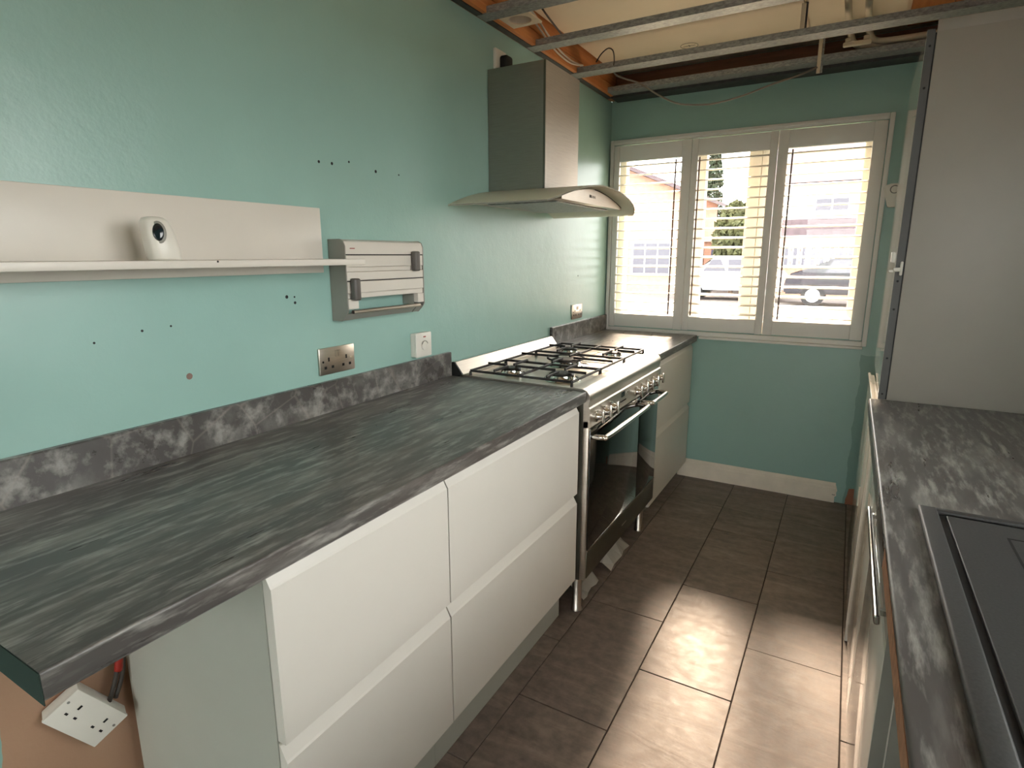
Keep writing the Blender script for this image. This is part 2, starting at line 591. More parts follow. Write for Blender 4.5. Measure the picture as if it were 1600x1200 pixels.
# galvanised ceiling channels
def channel(y0, y1, label, x0=0.003, x1=XR - 0.003, z=ZW, h=0.027, cat='ceiling channel'):
    t = thing('ceiling_channel', label, cat, (x0, (y0 + y1) / 2, z), 'galvanised ceiling channels')
    bm = B()
    w = y1 - y0
    th = 0.002
    pts = [(y0, z), (y1, z), (y1, z + h), (y1 - 0.012, z + h), (y1 - 0.012, z + h - th), (y1 - th, z + h - th), (y1 - th, z + th),
           (y0 + th, z + th), (y0 + th, z + h - th), (y0 + 0.012, z + h - th), (y0 + 0.012, z + h), (y0, z + h)]
    prism(bm, pts, 0, x0, x1)
    finish(bm, 'flange', 'galv', t)
    return t
channel(2.195, 2.262, 'galvanised ceiling channel nearest the viewer, cut by the top edge of the picture')
channel(2.605, 2.676, 'galvanised ceiling channel passing just over the hood duct')
channel(3.062, 3.148, 'galvanised ceiling channel with the grey cable hooked on it')
channel(3.50, 3.585, 'galvanised channel running along the head of the window wall', z=ZW + 0.006)
tag(box('perimeter_track', 'galv_dark', None, 0.001, 0.03, YB + 0.05, 3.62, ZW + 0.0005, ZW + 0.016, loc=(0, 1.5, ZW)),
    'dark metal track fixed along the head of the hood wall', 'metal track')
tag(box('perimeter_track', 'galv_dark', None, 0.035, XR - 0.01, 3.59, YE - 0.001, ZW - 0.006, ZW + 0.010, loc=(1, 3.65, ZW)),
    'dark metal track fixed along the head of the window wall', 'metal track')

# strap hangers
for i, (x, y, z0, z1, lab) in enumerate(((1.082, 3.085, ZW + 0.022, ZC, 'thin metal hanger strap at the plasterboard joint'),
                                        (1.135, 3.46, 2.235, ZC, 'pale hanger strap beside the window channel holding the cable end'))):
    t = thing('hanger_strap', lab, 'hanger', (x, y, z0), 'ceiling hangers')
    bm = B()
    abox(bm, x - 0.013, x + 0.003, y, y + 0.002, z0, z1)
    finish(bm, 'strap', 'pipe', t)
    bm = B()
    abox(bm, x + 0.005, x + 0.013, y - 0.003, y + 0.001, z0, z1)
    finish(bm, 'strap_leg', 'galv_dark' if i == 0 else 'galv', t)

# skirting on the window wall, broken end by the tall unit
bm = B()
prof = [(YE, 0), (YE - 0.018, 0), (YE - 0.018, 0.082), (YE - 0.015, 0.088), (YE - 0.012, 0.092), (YE - 0.012, 0.100), (YE - 0.006, 0.112), (YE, 0.114)]
prism(bm, prof, 0, 0.53, 1.418)
sk = tag(finish(bm, 'baseboard_end', 'skirt', None, (0.53, YE, 0)), 'cream moulded skirting with a broken end', kind='structure')
bm = B()
prism(bm, [(1.418, 0.035), (1.426, 0.04), (1.424, 0.06), (1.428, 0.072), (1.42, 0.10), (1.418, 0.105)], 1, YE - 0.012, YE - 0.001)
finish(bm, 'splinter', 'skirt', sk)
bm = B()
abox(bm, 1.404, 1.4185, YE - 0.0186, YE - 0.01, 0.046, 0.0485)
finish(bm, 'split', 'dark_hole', sk)

# screw holes and chips in the hood wall
holes = [(1.333 + 0, 1.62, .004)]
bm0 = None
def wall_pt(u, v):
    d = fwd + r2 * ((u - 796.7) / FPX) - u2 * ((v - 595.03) / FPX)
    t = (0 - 1.3667) / d.x
    return 0.0887 + t * d.y, 1.3832 + t * d.z
for (u, v, r) in ((498, 252.5, .0042), (518.5, 255.5, .0045), (545, 253, .0034), (587, 268, .005), (623, 273.5, .0028),
                  (448, 464, .005), (460, 464, .0028), (461, 473, .0042), (573, 462, .005), (582, 455, .005),
                  (222, 517, .003), (267, 509.5, .0025), (296, 588, .008), (147, 536, .0025), (903, 431, .004)):
    y, z = wall_pt(u, v)
    bm = B()
    cyl(bm, (-0.002, y, z), (0.0006, y, z), r, r, 10)
    finish(bm, 'screw_hole', 'rod' if r > .007 else 'dark_hole', wall_left)

# ------------------------------------------------------------------ window behind the shutters
win = thing('window_1', 'cream framed window behind the white shutters', None, (0.7, 3.84, HZ0), kind='structure')
YW0, YW1 = 3.80, 3.86
bm = B()
for (a, b) in ((HX0, 0.075), (1.365, HX1)):
    abox(bm, a, b, YW0, YW1, HZ0, HZ1, 0.004, 1)
abox(bm, 0.075, 1.365, YW0, YW1, HZ0, HZ0 + 0.06, 0.004, 1)
abox(bm, 0.075, 1.365, YW0, YW1, HZ1 - 0.06, HZ1, 0.004, 1)
finish(bm, 'window_frame', 'upvc', win)
for a, b in ((0.47, 0.565), (0.80, 0.868), (0.870, 0.935)):
    box('mullion', 'upvc', win, a, b, YW0 - 0.004, YW1, HZ0 + 0.06, HZ1 - 0.06, 0.004)
for a, b in ((0.075, 0.47), (0.565, 0.80), (0.935, 1.365)):
    box('pane', 'pane', win, a, b, 3.828, 3.832, HZ0 + 0.06, HZ1 - 0.06)
box('window_sill', 'upvc', win, HX0, HX1, YE + 0.03, YW0, HZ0 - 0.002, HZ0 + 0.012)

# shutter outer frame
fr = thing('shutter_frame', 'white outer frame of the window shutters fixed to the wall', 'shutter frame', (0.75, YE, 0.905))
FX0, FX1, FZ0, FZ1 = 0.006, 1.478, 0.903, 2.069
def fbar(x0, x1, z0, z1):
    box('frame_bar', 'shutter', fr, x0, x1, YE - 0.020, YE - 0.0005, z0, z1, 0.004)
fbar(FX0, 0.028, FZ0, FZ1)
fbar(1.456, FX1, FZ0, FZ1)
fbar(0.028, 1.456, 2.040, FZ1)
fbar(0.028, 1.456, FZ0, 0.930)
box('inner_bead', 'shutter', fr, 0.03, 1.453, YE - 0.028, YE - 0.0205, 2.046, 2.058, 0.002)
box('sill_lip', 'shutter', fr, 0.61, 1.462, YE - 0.034, YE - 0.0005, 0.888, 0.9025, 0.004)

# three shutter panels
PX = [(0.031, 0.4985, 0.066, 0.445), (0.5015, 0.9555, 0.537, 0.917), (0.9585, 1.4525, 1.009, 1.395)]
PZ0, PZ1, OZ0, OZ1 = 0.934, 2.036, 1.017, 1.943
NL = 17
PITCH = (OZ1 - OZ0) / NL
lv_mesh = {}
labels = ('white louvred shutter panel beside the cooker hood', 'middle white louvred shutter panel of the three',
          'white louvred shutter panel beside the alarm sensor')
def rod_x(i):
    return (0.418, 0.553, 1.034)[i]
for i, (x0, x1, a, b) in enumerate(PX):
    t = thing('window_shutter', labels[i], 'shutter', ((x0 + x1) / 2, YE, PZ0), 'louvred shutter panels')
    y0, y1 = YE - 0.016, YE + 0.011
    box('stile', 'shutter', t, x0, a, y0, y1, PZ0, PZ1, 0.003)
    box('stile', 'shutter', t, b, x1, y0, y1, PZ0, PZ1, 0.003)
    box('top_rail', 'shutter', t, a, b, y0, y1, OZ1, PZ1 - 0.002, 0.003)
    box('bottom_rail', 'shutter', t, a, b, y0, y1, OZ0 - 0.001, OZ0 - 0.001, 0.0) if False else box('bottom_rail', 'shutter', t, a, b, y0, y1, PZ0 + 0.003, OZ0, 0.003)
    # one louvre mesh per panel, elliptical blade section, shared by its 17 blades
    bm = B()
    tilt = math.radians(7.5)
    pts = []
    for k in range(12):
        an = 2 * math.pi * k / 12
        py, pz = 0.0315 * math.cos(an), 0.0050 * math.sin(an)
        pts.append((py * math.cos(tilt) - pz * math.sin(tilt), py * math.sin(tilt) + pz * math.cos(tilt)))
    prism(bm, pts, 0, a + 0.002, b - 0.002)
    bmesh.ops.translate(bm, verts=bm.verts, vec=(-OFF[t].x, 0, 0))
    bmesh.ops.recalc_face_normals(bm, faces=bm.faces)
    me = bpy.data.meshes.new('louvre')
    bm.to_mesh(me); bm.free()
    me.materials.append(M['louvre'])
    me.shade_smooth()
    me.set_sharp_from_angle(angle=math.radians(50))
    for k in range(NL):
        o = bpy.data.objects.new('louvre', me)
        C.objects.link(o)
        o.parent = t
        o.location = (0, -0.002, OZ0 + PITCH * (k + 0.5) - PZ0)
    rx = rod_x(i)
    bm = B()
    abox(bm, rx - 0.004, rx + 0.004, YE - 0.042, YE - 0.035, OZ0 + 0.01, OZ1 - 0.012, 0.0015, 1)
    finish(bm, 'tilt_rod', 'rod', t)

# unseen window over the sink, added as a side light source
w2 = thing('window_fill', 'unseen white framed window added over the sink for side light', None, (XR + 0.1, 1.05, WZ0), kind='structure')
bm = B()
abox(bm, XR + 0.08, XR + 0.14, WY0, WY0 + 0.06, WZ0, WZ1)
abox(bm, XR + 0.08, XR + 0.14, WY1 - 0.06, WY1, WZ0, WZ1)
abox(bm, XR + 0.08, XR + 0.14, WY0 + .06, WY1 - .06, WZ0, WZ0 + 0.06)
abox(bm, XR + 0.08, XR + 0.14, WY0 + .06, WY1 - .06, WZ1 - 0.06, WZ1)
abox(bm, XR + 0.08, XR + 0.14, 0.87, 0.93, WZ0 + .06, WZ1 - 0.06)
finish(bm, 'window_frame', 'upvc', w2)
for a, b in ((WY0 + .06, 0.87), (0.93, WY1 - .06)):
    box('pane', 'pane', w2, XR + 0.108, XR + 0.112, a, b, WZ0 + .06, WZ1 - .06)

d1 = thing('door_fill', 'unseen white glazed door added behind the viewpoint for fill light', None, (1.1, YB - 0.1, 0), kind='structure')
bm = B()
for a in (DX0, DX1 - 0.06):
    abox(bm, a, a + 0.06, YB - 0.13, YB - 0.07, 0.0, DZ1)
for a, b in ((DX0 + .06, DX1 - .06),):
    abox(bm, a, b, YB - 0.13, YB - 0.07, 0.0, 0.08)
    abox(bm, a, b, YB - 0.13, YB - 0.07, DZ1 - 0.07, DZ1)
finish(bm, 'door_frame', 'upvc', d1)
for a, b in ((DX0 + .06, DX1 - .06),):
    box('pane', 'pane', d1, a, b, YB - 0.102, YB - 0.098, 0.08, DZ1 - 0.07)

# ------------------------------------------------------------------ left run: worktops, drawer units
H = 0.91
YN, YC0, YC1 = 0.324, 1.957, 2.882
DW = 0.599
def worktop(name, label, y0, y1, near_edge=False):
    t = thing(name, label, 'worktop', (0.3, (y0 + y1) / 2, H - 0.04))
    bm = B()
    r = 0.004
    pts = [(0.002, H - 0.040), (DW - r, H - 0.040), (DW, H - 0.040 + r)] + [(DW - r + r * math.cos(math.radians(q)), H - r + r * math.sin(math.radians(q))) for q in range(0, 91, 15)] + [(0.002, H)]
    prism(bm, pts, 1, y0, y1)
    finish(bm, 'slab', 'stone', t, smooth=True)
    bm = B()
    prism(bm, [(0.001, H + 0.0002), (0.017, H + 0.0002), (0.017, 1.003), (0.014, 1.006), (0.001, 1.006)], 1, y0, y1)
    up = finish(bm, 'upstand', 'stone_up', t)
    if near_edge:
        box('end_edging', 'green_edge', t, 0.004, DW - 0.001, y0 - 0.0015, y0 - 0.0001, H - 0.0445, H - 0.001)
    return t
worktop('kitchen_worktop', 'long dark stone-effect worktop above the white drawers', YN, YC0, True)
worktop('kitchen_worktop', 'short dark stone-effect worktop between the cooker and the shuttered window', YC1, YE - 0.0206)

DF = 0.579
def drawer_front(parent, y0, y1, z0, z1):
    """white front with a bevelled finger pull along its top"""
    bm = B()
    pts = [(DF - 0.020, z0), (DF, z0), (DF, z1), (DF - 0.003, z1 + 0.004), (DF - 0.017, z1 + 0.030), (DF - 0.020, z1 + 0.034)]
    prism(bm, pts, 1, y0, y1)
    return finish(bm, 'drawer', 'unit_white', parent)

def drawer_unit(label, y0, y1, zplinth=0.15, near_panel=False, zs=None):
    t = thing('drawer_unit', label, 'drawer unit', (0.3, (y0 + y1) / 2, 0), 'white drawer units along the hood wall')
    zs = zs or ((0.176, 0.486), (0.526, 0.834))
    bm = B()
    abox(bm, 0.05, DF - 0.0215, y0, y1, zplinth, H - 0.0415)
    finish(bm, 'carcass', 'unit_side', t)
    for a, b in zs:
        drawer_front(t, y0 + 0.0015, y1 - 0.0015, a, b)
    box('plinth', 'unit_side', t, 0.49, 0.512, y0, y1, 0.0012, zplinth - 0.001)
    if near_panel:
        for yy in (y0 + 0.05,):
            bm = B(); cyl(bm, (0.15, yy + .03, 0.001), (0.15, yy + .03, zplinth), 0.02, 0.02, 12)
            finish(bm, 'leg', 'black', t)
    return t
drawer_unit('narrow white two-drawer unit at the near end of the long worktop', 0.6465, 1.150, near_panel=True)
drawer_unit('wide white two-drawer unit next to the cooker', 1.1515, 1.946)
drawer_unit('white two-drawer unit under the short worktop by the window wall', 2.886, YE - 0.020, 0.09, zs=((0.098, 0.455), (0.492, 0.833)))

# ------------------------------------------------------------------ range cooker
CY0, CY1 = 1.966, 2.866
ck = thing('range_cooker', 'stainless steel range cooker with black glass doors and gas hob', 'cooker', (0.3, 2.416, 0))
bm = B()
abox(bm, 0.03, 0.585, CY0, CY1, 0.165, 0.895)
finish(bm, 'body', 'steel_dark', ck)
# side trims along the front corners
for a, b in ((CY0, CY0 + 0.014), (CY1 - 0.014, CY1)):
    box('corner_post', 'steel', ck, 0.585, 0.607, a, b, 0.168, 0.80, 0.002)
# front bullnose + control panel
bm = B()
arc = [(0.545, 0.917)]
for k in range(0, 9):
    a = math.radians(90 - k * 10)
    arc.append((0.575 + 0.036 * math.cos(a), 0.881 + 0.036 * math.sin(a)))
arc += [(0.609, 0.872), (0.606, 0.862), (0.606, 0.850), (0.612, 0.846), (0.612, 0.775), (0.586, 0.772), (0.586, 0.88), (0.545, 0.905)]
prism(bm, arc, 1, CY0, CY1)
cp = finish(bm, 'control_panel', 'steel', ck, smooth=True)
# hob tray
bm = B()
abox(bm, 0.05, 0.548, CY0, CY1, 0.895, 0.908)
abox(bm, 0.05, 0.548, CY0, CY0 + 0.012, 0.908, 0.916)
abox(bm, 0.05, 0.548, CY1 - 0.012, CY1, 0.908, 0.916)
abox(bm, 0.05, 0.075, CY0 + 0.012, CY1 - 0.012, 0.908, 0.916)
abox(bm, 0.535, 0.548, CY0 + 0.012, CY1 - 0.012, 0.908, 0.9155)
finish(bm, 'hob_tray', 'steel', ck)
# splashback: sloping upstand at the rear
bm = B()
prism(bm, [(0.010, 0.895), (0.062, 0.895), (0.062, 0.912), (0.022, 0.962), (0.010, 0.962)], 1, CY0 + 0.008, CY1 - 0.002)
finish(bm, 'splashback', 'steel', ck)
for a, b in ((CY0, CY0 + 0.008),):
    bm = B()
    prism(bm, [(0.010, 0.895), (0.064, 0.895), (0.064, 0.913), (0.023, 0.964), (0.010, 0.964)], 1, a, b)
    finish(bm, 'end_cap', 'black', ck)
# burners
burn = [(0.195, 2.125, .042), (0.425, 2.125, .050), (0.31, 2.416, .066), (0.195, 2.707, .040), (0.425, 2.707, .036)]
for bx, by, br in burn:
    bm = B()
    lathe(bm, [(br * 1.5, 0.9085), (br * 1.45, 0.911), (br * 1.1, 0.913), (br * 1.05, 0.916), (br, 0.926)], (bx, by, 0), 28)
    bo = finish(bm, 'burner', 'chrome', ck, smooth=True)
    bm = B()
    lathe(bm, [(br * 0.98, 0.9262), (br * 1.0, 0.930), (br * 0.86, 0.934), (br * 0.3, 0.935)], (bx, by, 0), 28)
    finish(bm, 'burner_cap', 'iron', bo, smooth=True)
# three cast-iron pan supports
def bar(bm, x0, y0, x1, y1, z=0.944, w=0.007, h=0.010):
    d = Vector((x1 - x0, y1 - y0, 0))
    L = d.length
    mt = Matrix.Translation((x0, y0, z)) @ Matrix.Rotation(math.atan2(d.y, d.x), 4, 'Z')
    abox(bm, 0, L, -w / 2, w / 2, -h, 0, 0.0015, 1, mt)
for (a, b, cs) in ((CY0 + 0.025, 2.268, burn[0:2]), (2.274, 2.558, burn[2:3]), (2.564, CY1 - 0.025, burn[3:5])):
    bm = B()
    x0, x1 = 0.085, 0.528
    for (p, q, r_, s_) in ((x0, a, x1, a), (x0, b, x1, b), (x0, a, x0, b), (x1, a, x1, b)):
        bar(bm, p, q, r_, s_, z=0.936, w=0.008, h=0.009)
    if len(cs) == 2:
        bar(bm, 0.31, a, 0.31, b, z=0.940)
    for (bx, by, br) in cs:
        inner = br * 0.55
        ylo, yhi = a, b
        if len(cs) == 2:
            xlo, xhi = (x0, 0.31) if bx < 0.31 else (0.31, x1)
        else:
            xlo, xhi = x0, x1
        bar(bm, bx, ylo, bx, by - inner, z=0.946)
        bar(bm, bx, by + inner, bx, yhi, z=0.946)
        bar(bm, xlo, by, bx - inner, by, z=0.946)
        bar(bm, bx + inner, by, xhi, by, z=0.946)
        if len(cs) == 1:
            ringp = [(bx + br * 1.25 * math.cos(2 * math.pi * i / 20), by + br * 1.25 * math.sin(2 * math.pi * i / 20), 0.938) for i in range(20)]
            tube(bm, ringp, 0.004, 6, 0, True)
    for fx in (x0, x1):
        for fy in (a, b):
            cyl(bm, (fx, fy, 0.9085), (fx, fy, 0.93), 0.006, 0.005, 8)
    finish(bm, 'pan_support', 'iron', ck)
# doors
def oven_door(y0, y1, hy0, hy1):
    d = box('oven_door', 'oven_glass', ck, 0.587, 0.610, y0, y1, 0.287, 0.762, 0.002)
    bm = B()
    abox(bm, 0.586, 0.6115, y0, y1, 0.281, 0.2868)
    finish(bm, 'door_edge', 'chrome', d)
    bm = B()
    abox(bm, 0.586, 0.6115, y0, y1, 0.7622, 0.768)
    finish(bm, 'door_edge', 'chrome', d)
    bm = B()
    z = 0.735
    tube(bm, [(0.609, hy0, z), (0.640, hy0 + 0.002, z), (0.652, hy0 + 0.008, z), (0.658, hy0 + 0.024, z), (0.659, (hy0 + hy1) / 2, z),
              (0.658, hy1 - 0.024, z), (0.652, hy1 - 0.008, z), (0.640, hy1 - 0.002, z), (0.609, hy1, z)], 0.0105, 14, 5)
    finish(bm, 'handle', 'chrome', d, smooth='all')
oven_door(CY0 + 0.015, 2.558, CY0 + 0.035, 2.535)
oven_door(2.561, CY1 - 0.015, 2.585, CY1 - 0.035)
box('lower_drawer', 'steel_dark', ck, 0.585, 0.609, CY0 + 0.014, CY1 - 0.014, 0.170, 0.2805, 0.002)
# knobs: three and five, T-shaped grips
for y in (2.022, 2.100, 2.178, 2.478, 2.562, 2.646, 2.730, 2.814):
    bm = B()
    lathe(bm, [(0.021, 0.6122), (0.021, 0.618), (0.014, 0.621), (0.012, 0.634), (0.010, 0.637)], (0, y, 0.808), 18, 'x')
    kb = finish(bm, 'knob', 'chrome', ck, smooth=True)
    bm = B()
    rot = Matrix.Translation((0.641, y, 0.808)) @ Matrix.Rotation(random.uniform(-0.15, 0.15), 4, 'X')
    abox(bm, -0.005, 0.005, -0.0065, 0.0065, -0.024, 0.024, 0.003, 2, rot)
    finish(bm, 'grip', 'chrome', kb, smooth=True)
bm = B(); abox(bm, 0.6121, 0.6132, 2.298, 2.336, 0.818, 0.840); finish(bm, 'clock_display', 'display', ck)
bm = B()
for k in range(5):
    abox(bm, 0.6121, 0.6138, 2.290 + k * 0.014, 2.300 + k * 0.014, 0.798, 0.803)
finish(bm, 'buttons', 'black', ck)
for y in (2.37, 2.39):
    bm = B(); cyl(bm, (0.6121, y, 0.828), (0.6135, y, 0.828), 0.004, 0.004, 10); finish(bm, 'button', 'chrome', ck)
bm = B(); abox(bm, 0.6091, 0.6096, 2.38, 2.44, 0.217, 0.223); finish(bm, 'nameplate', 'steel', ck)
for fx in (0.555, 0.09):
    for fy in (CY0 + 0.055, CY1 - 0.055):
        bm = B()
        lathe(bm, [(0.022, 0.0012), (0.022, 0.008), (0.019, 0.012), (0.019, 0.164)], (fx, fy, 0), 18)
        finish(bm, 'foot', 'steel', ck, smooth=True)

# crumpled wrapping under the cooker
def crumple(name, label, x, y, w, d, h, seed, mat):
    rnd = random.Random(seed)
    bm = B()
    nx, ny = 7, 5
    g = [[bm.verts.new((x + (j / (ny - 1) - 0.5) * d + rnd.uniform(-.006, .006), y + (i / (nx - 1) - 0.5) * w + rnd.uniform(-.008, .008),
                        0.0015 + h * max(0.0, math.sin(math.pi * min(0.96, max(.04, j / (ny - 1)))) * (0.45 + 0.55 * rnd.random()) * math.sin(math.pi * (0.12 + 0.76 * i / (nx - 1))))))
          for j in range(ny)] for i in range(nx)]
    for i in range(nx - 1):
        for j in range(ny - 1):
            bm.faces.new((g[i][j], g[i + 1][j], g[i + 1][j + 1], g[i][j + 1]))
    r = bmesh.ops.solidify(bm, geom=list(bm.faces), thickness=0.0012)
    return tag(finish(bm, name, mat, None, (x, y, 0)), label, 'wrapping')
crumple('plastic_wrapping', 'crumpled white wrapping under the middle of the cooker', 0.50, 2.48, 0.26, 0.15, 0.15, 3, 'white_plastic')
crumple('plastic_wrapping', 'small white wrapping bulging under the near end of the cooker', 0.50, 2.17, 0.17, 0.12, 0.16, 5, 'white_plastic')

# ------------------------------------------------------------------ cooker hood
hd = thing('cooker_hood', 'steel chimney cooker hood with a curved glass canopy', 'cooker hood', (0.0, 2.44, 1.574))
bm = B()
t_ = 0.0015
pts = [(0.002, 2.275), (0.265, 2.275), (0.265, 2.607), (0.002, 2.607)]
prism(bm, pts, 2, 1.636, 2.122)
r = bmesh.ops.bevel(bm, geom=[e for e in bm.edges if abs(e.verts[0].co.z - e.verts[1].co.z) > .3 and e.verts[0].co.x > .2], offset=0.004, segments=2, affect='EDGES')
duct = finish(bm, 'duct_cover', 'steel_v', hd, smooth=True)
bm = B()
abox(bm, 0.2575, 0.2656, 2.2735, 2.2746, 1.637, 2.121)
finish(bm, 'fold_seam', 'steel_dark', duct)
# glass canopy
NYG, NXG = 28, 8
GY0, GY1 = 1.978, 2.902
def glass_z(y):
    s = (y - (GY0 + GY1) / 2) / ((GY1 - GY0) / 2)
    return 1.572 + 0.083 * (1 - s * s) ** 1.0
def glass_x(y):
    s = abs((y - (GY0 + GY1) / 2) / ((GY1 - GY0) / 2))
    return 0.472 - 0.045 * s ** 6
bm = B()
top, bot = [], []
for i in range(NYG + 1):
    y = GY0 + (GY1 - GY0) * i / NYG
    top.append([bm.verts.new((0.003 + (glass_x(y) - 0.003) * j / NXG, y, glass_z(y) + 0.003)) for j in range(NXG + 1)])
    bot.append([bm.verts.new((0.003 + (glass_x(y) - 0.003) * j / NXG, y, glass_z(y) - 0.003)) for j in range(NXG + 1)])
for i in range(NYG):
    for j in range(NXG):
        bm.faces.new((top[i][j], top[i + 1][j], top[i + 1][j + 1], top[i][j + 1]))
        bm.faces.new((bot[i][j], bot[i][j + 1], bot[i + 1][j + 1], bot[i + 1][j]))
    bm.faces.new((top[i][0], bot[i][0], bot[i + 1][0], top[i + 1][0]))
    bm.faces.new((top[i][NXG], top[i + 1][NXG], bot[i + 1][NXG], bot[i][NXG]))
for j in range(NXG):
    bm.faces.new((top[0][j], top[0][j + 1], bot[0][j + 1], bot[0][j]))
    bm.faces.new((top[NYG][j], bot[NYG][j], bot[NYG][j + 1], top[NYG][j + 1]))
glass = finish(bm, 'glass_canopy', 'hood_glass', hd, smooth=True)
# dark ground edge of the glass
bm = B()
tube(bm, [(0.01, GY0, glass_z(GY0)), (glass_x(GY0), GY0, glass_z(GY0))], 0.0022, 6, 0)
tube(bm, [(glass_x(GY0 + (GY1 - GY0) * i / 28) + 0.001, GY0 + (GY1 - GY0) * i / 28, glass_z(GY0 + (GY1 - GY0) * i / 28)) for i in range(29)], 0.0022, 6, 0)
finish(bm, 'glass_edge', 'grey_plastic', glass)
# motor housing below the glass with arched front
bm = B()
by0, by1 = 2.12, 2.76
pts = [(by0, 1.588), (by1, 1.588)]
for i in range(13):
    y = by1 + (by0 - by1) * i / 12
    pts.append((y, max(1.589, glass_z(y) - 0.007 - 0.010 * abs((y - 2.44) / 0.32))))
prism(bm, pts, 0, 0.004, 0.415)
hs = finish(bm, 'motor_housing', 'steel_v', hd)
bm = B()
abox(bm, 0.06, 0.37, 2.17, 2.71, 1.582, 1.5879, 0.002, 1)
finish(bm, 'grease_filter', 'galv', hs)
# tiny dark maker's mark on the arched front
bm = B()
abox(bm, 0.4151, 0.4156, 2.385, 2.403, 1.613, 1.624)
for k in range(5):
    yy = 2.407 + k * 0.0095
    abox(bm, 0.4151, 0.4156, yy, yy + 0.0025, 1.613, 1.623)
    abox(bm, 0.4151, 0.4156, yy + 0.0025, yy + 0.0062, 1.613 + 0.004 * (k % 2), 1.6152 + 0.004 * (k % 2))
finish(bm, 'badge', 'dark_hole', hs)
bm = B()
tube(bm, [(0.4165, by1 + (2.44 - by1) * i / 10, max(1.589, glass_z(by1 + (2.44 - by1) * i / 10) - 0.008 - 0.010 * abs((by1 + (2.44 - by1) * i / 10 - 2.44) / 0.32))) for i in range(11)], 0.0016, 5, 0)
finish(bm, 'trim_line', 'dark_hole', hs)

# ------------------------------------------------------------------ sockets and switches
def slots(bm, x, y, z, s=1.0):
    abox(bm, x, x + 0.0008, y - 0.002 * s, y + 0.002 * s, z + 0.003 * s, z + 0.011 * s)
    for d in (-1, 1):
        abox(bm, x, x + 0.0008, y + d * 0.0095 * s - 0.003 * s, y + d * 0.0095 * s + 0.003 * s, z - 0.012 * s, z - 0.0065 * s)
def double_socket(label, y0, z0, mat='socket_steel', group=None):
    t = thing('double_socket', label, 'socket', (0, y0 + 0.073, z0), group)
    bm = B()
    abox(bm, 0.0005, 0.008, y0, y0 + 0.146, z0, z0 + 0.083, 0.003, 2)
    finish(bm, 'plate', mat, t, smooth=True)
    for s in (0.037, 0.109):
        bm = B(); slots(bm, 0.0079, y0 + s, z0 + 0.036, 1.5); finish(bm, 'pin_slots', 'dark_hole', t)
    for s in (0.062, 0.074):
        bm = B(); abox(bm, 0.007, 0.0125, y0 + s, y0 + s + 0.010, z0 + 0.052, z0 + 0.072, 0.0015, 1); finish(bm, 'rocker', 'socket_steel', t)
    for s in (0.014, 0.132):
        bm = B(); cyl(bm, (0.0075, y0 + s, z0 + 0.041), (0.009, y0 + s, z0 + 0.041), 0.0035, 0.0035, 10); finish(bm, 'screw', 'dark_hole' if s < .1 else 'chrome', t)
    return t
double_socket('brushed steel double socket below the roll holder', 1.293, 1.026)
double_socket('brushed steel double socket between the cooker and the window', 3.156, 1.022)

t = thing('cooker_switch', 'white isolator switch with a red neon and a raised round dial', 'switch', (0, 1.77, 1.018))
box('back_box', 'white_plastic', t, 0.0005, 0.020, 1.727, 1.813, 1.019, 1.105, 0.002)
bm = B(); abox(bm, 0.0202, 0.030, 1.725, 1.815, 1.017, 1.107, 0.004, 2); finish(bm, 'face_plate', 'white_plastic', t, smooth=True)
bm = B(); lathe(bm, [(0.017, 0.0301), (0.016, 0.034), (0.012, 0.035)], (0, 1.768, 1.060), 20, 'x'); dl = finish(bm, 'rotary_dial', 'white_plastic', t, smooth=True)
bm = B(); tube(bm, [(0.0352, 1.768 + 0.017 * math.cos(a), 1.060 + 0.017 * math.sin(a)) for a in [math.radians(20 + 14 * k) for k in range(11)]], 0.0016, 5, 0); finish(bm, 'dial_arc', 'grey_plastic', dl)
bm = B(); abox(bm, 0.0301, 0.0308, 1.766, 1.780, 1.089, 1.094); finish(bm, 'neon', 'red', t)

t = thing('fused_socket', 'white socket high on the wall behind the hood duct', 'socket', (0, 2.365, 2.135))
box('plate', 'white_plastic', t, 0.0005, 0.014, 2.318, 2.404, 2.130, 2.216, 0.003)
t2 = thing('black_plug', 'black plug pushed into the socket above the hood', 'plug', (0.03, 2.37, 2.14))
bm = B(); abox(bm, 0.0142, 0.052, 2.345, 2.398, 2.135, 2.192, 0.010, 3); finish(bm, 'plug_body', 'black', t2, smooth=True)

# hanging socket box under the near end of the worktop (tilted, built in its own frame)
Rm = Matrix(((0.141051, 0.31577712, 0.93829069), (0.54336661, 0.76756188, -0.34000219), (-0.82756108, 0.55779349, -0.06331737)))
ctr = Vector((0.036, 0.5572, 0.413))
sb = bpy.data.objects.new('surface_socket', None)
C.objects.link(sb)
s0 = 0.948
Cw = Vector((1.3667, 0.0887, 1.3832))
P0 = Vector((-0.03619734, 0.58450977, 0.35232459))
ctr = Cw + (P0 - Cw) * 0.93
mw = Rm.to_4x4(); mw.translation = ctr
sb.matrix_world = mw
OFF[sb] = Vector((0, 0, 0))
tag(sb, 'white double socket box hanging askew under the end of the worktop', 'socket')
W2, H2 = 0.0679, 0.040
box('face_plate', 'white_plastic', sb, -W2, W2, -H2, H2, -0.008, 0.0, 0.002)
box('back_box', 'white_plastic', sb, -W2 + .001, W2 - .001, -H2 + .001, H2 - .001, -0.036, -0.0082, 0.002)
for sx in (-0.032, 0.036):
    bm = B()
    abox(bm, sx - 0.0022, sx + 0.0022, 0.008, 0.018, 0.0, 0.0006)
    for d in (-1, 1):
        abox(bm, sx + d * 0.011 - 0.0035, sx + d * 0.011 + 0.0035, -0.010, -0.0055, 0.0, 0.0006)
    finish(bm, 'pin_slots', 'dark_hole', sb)
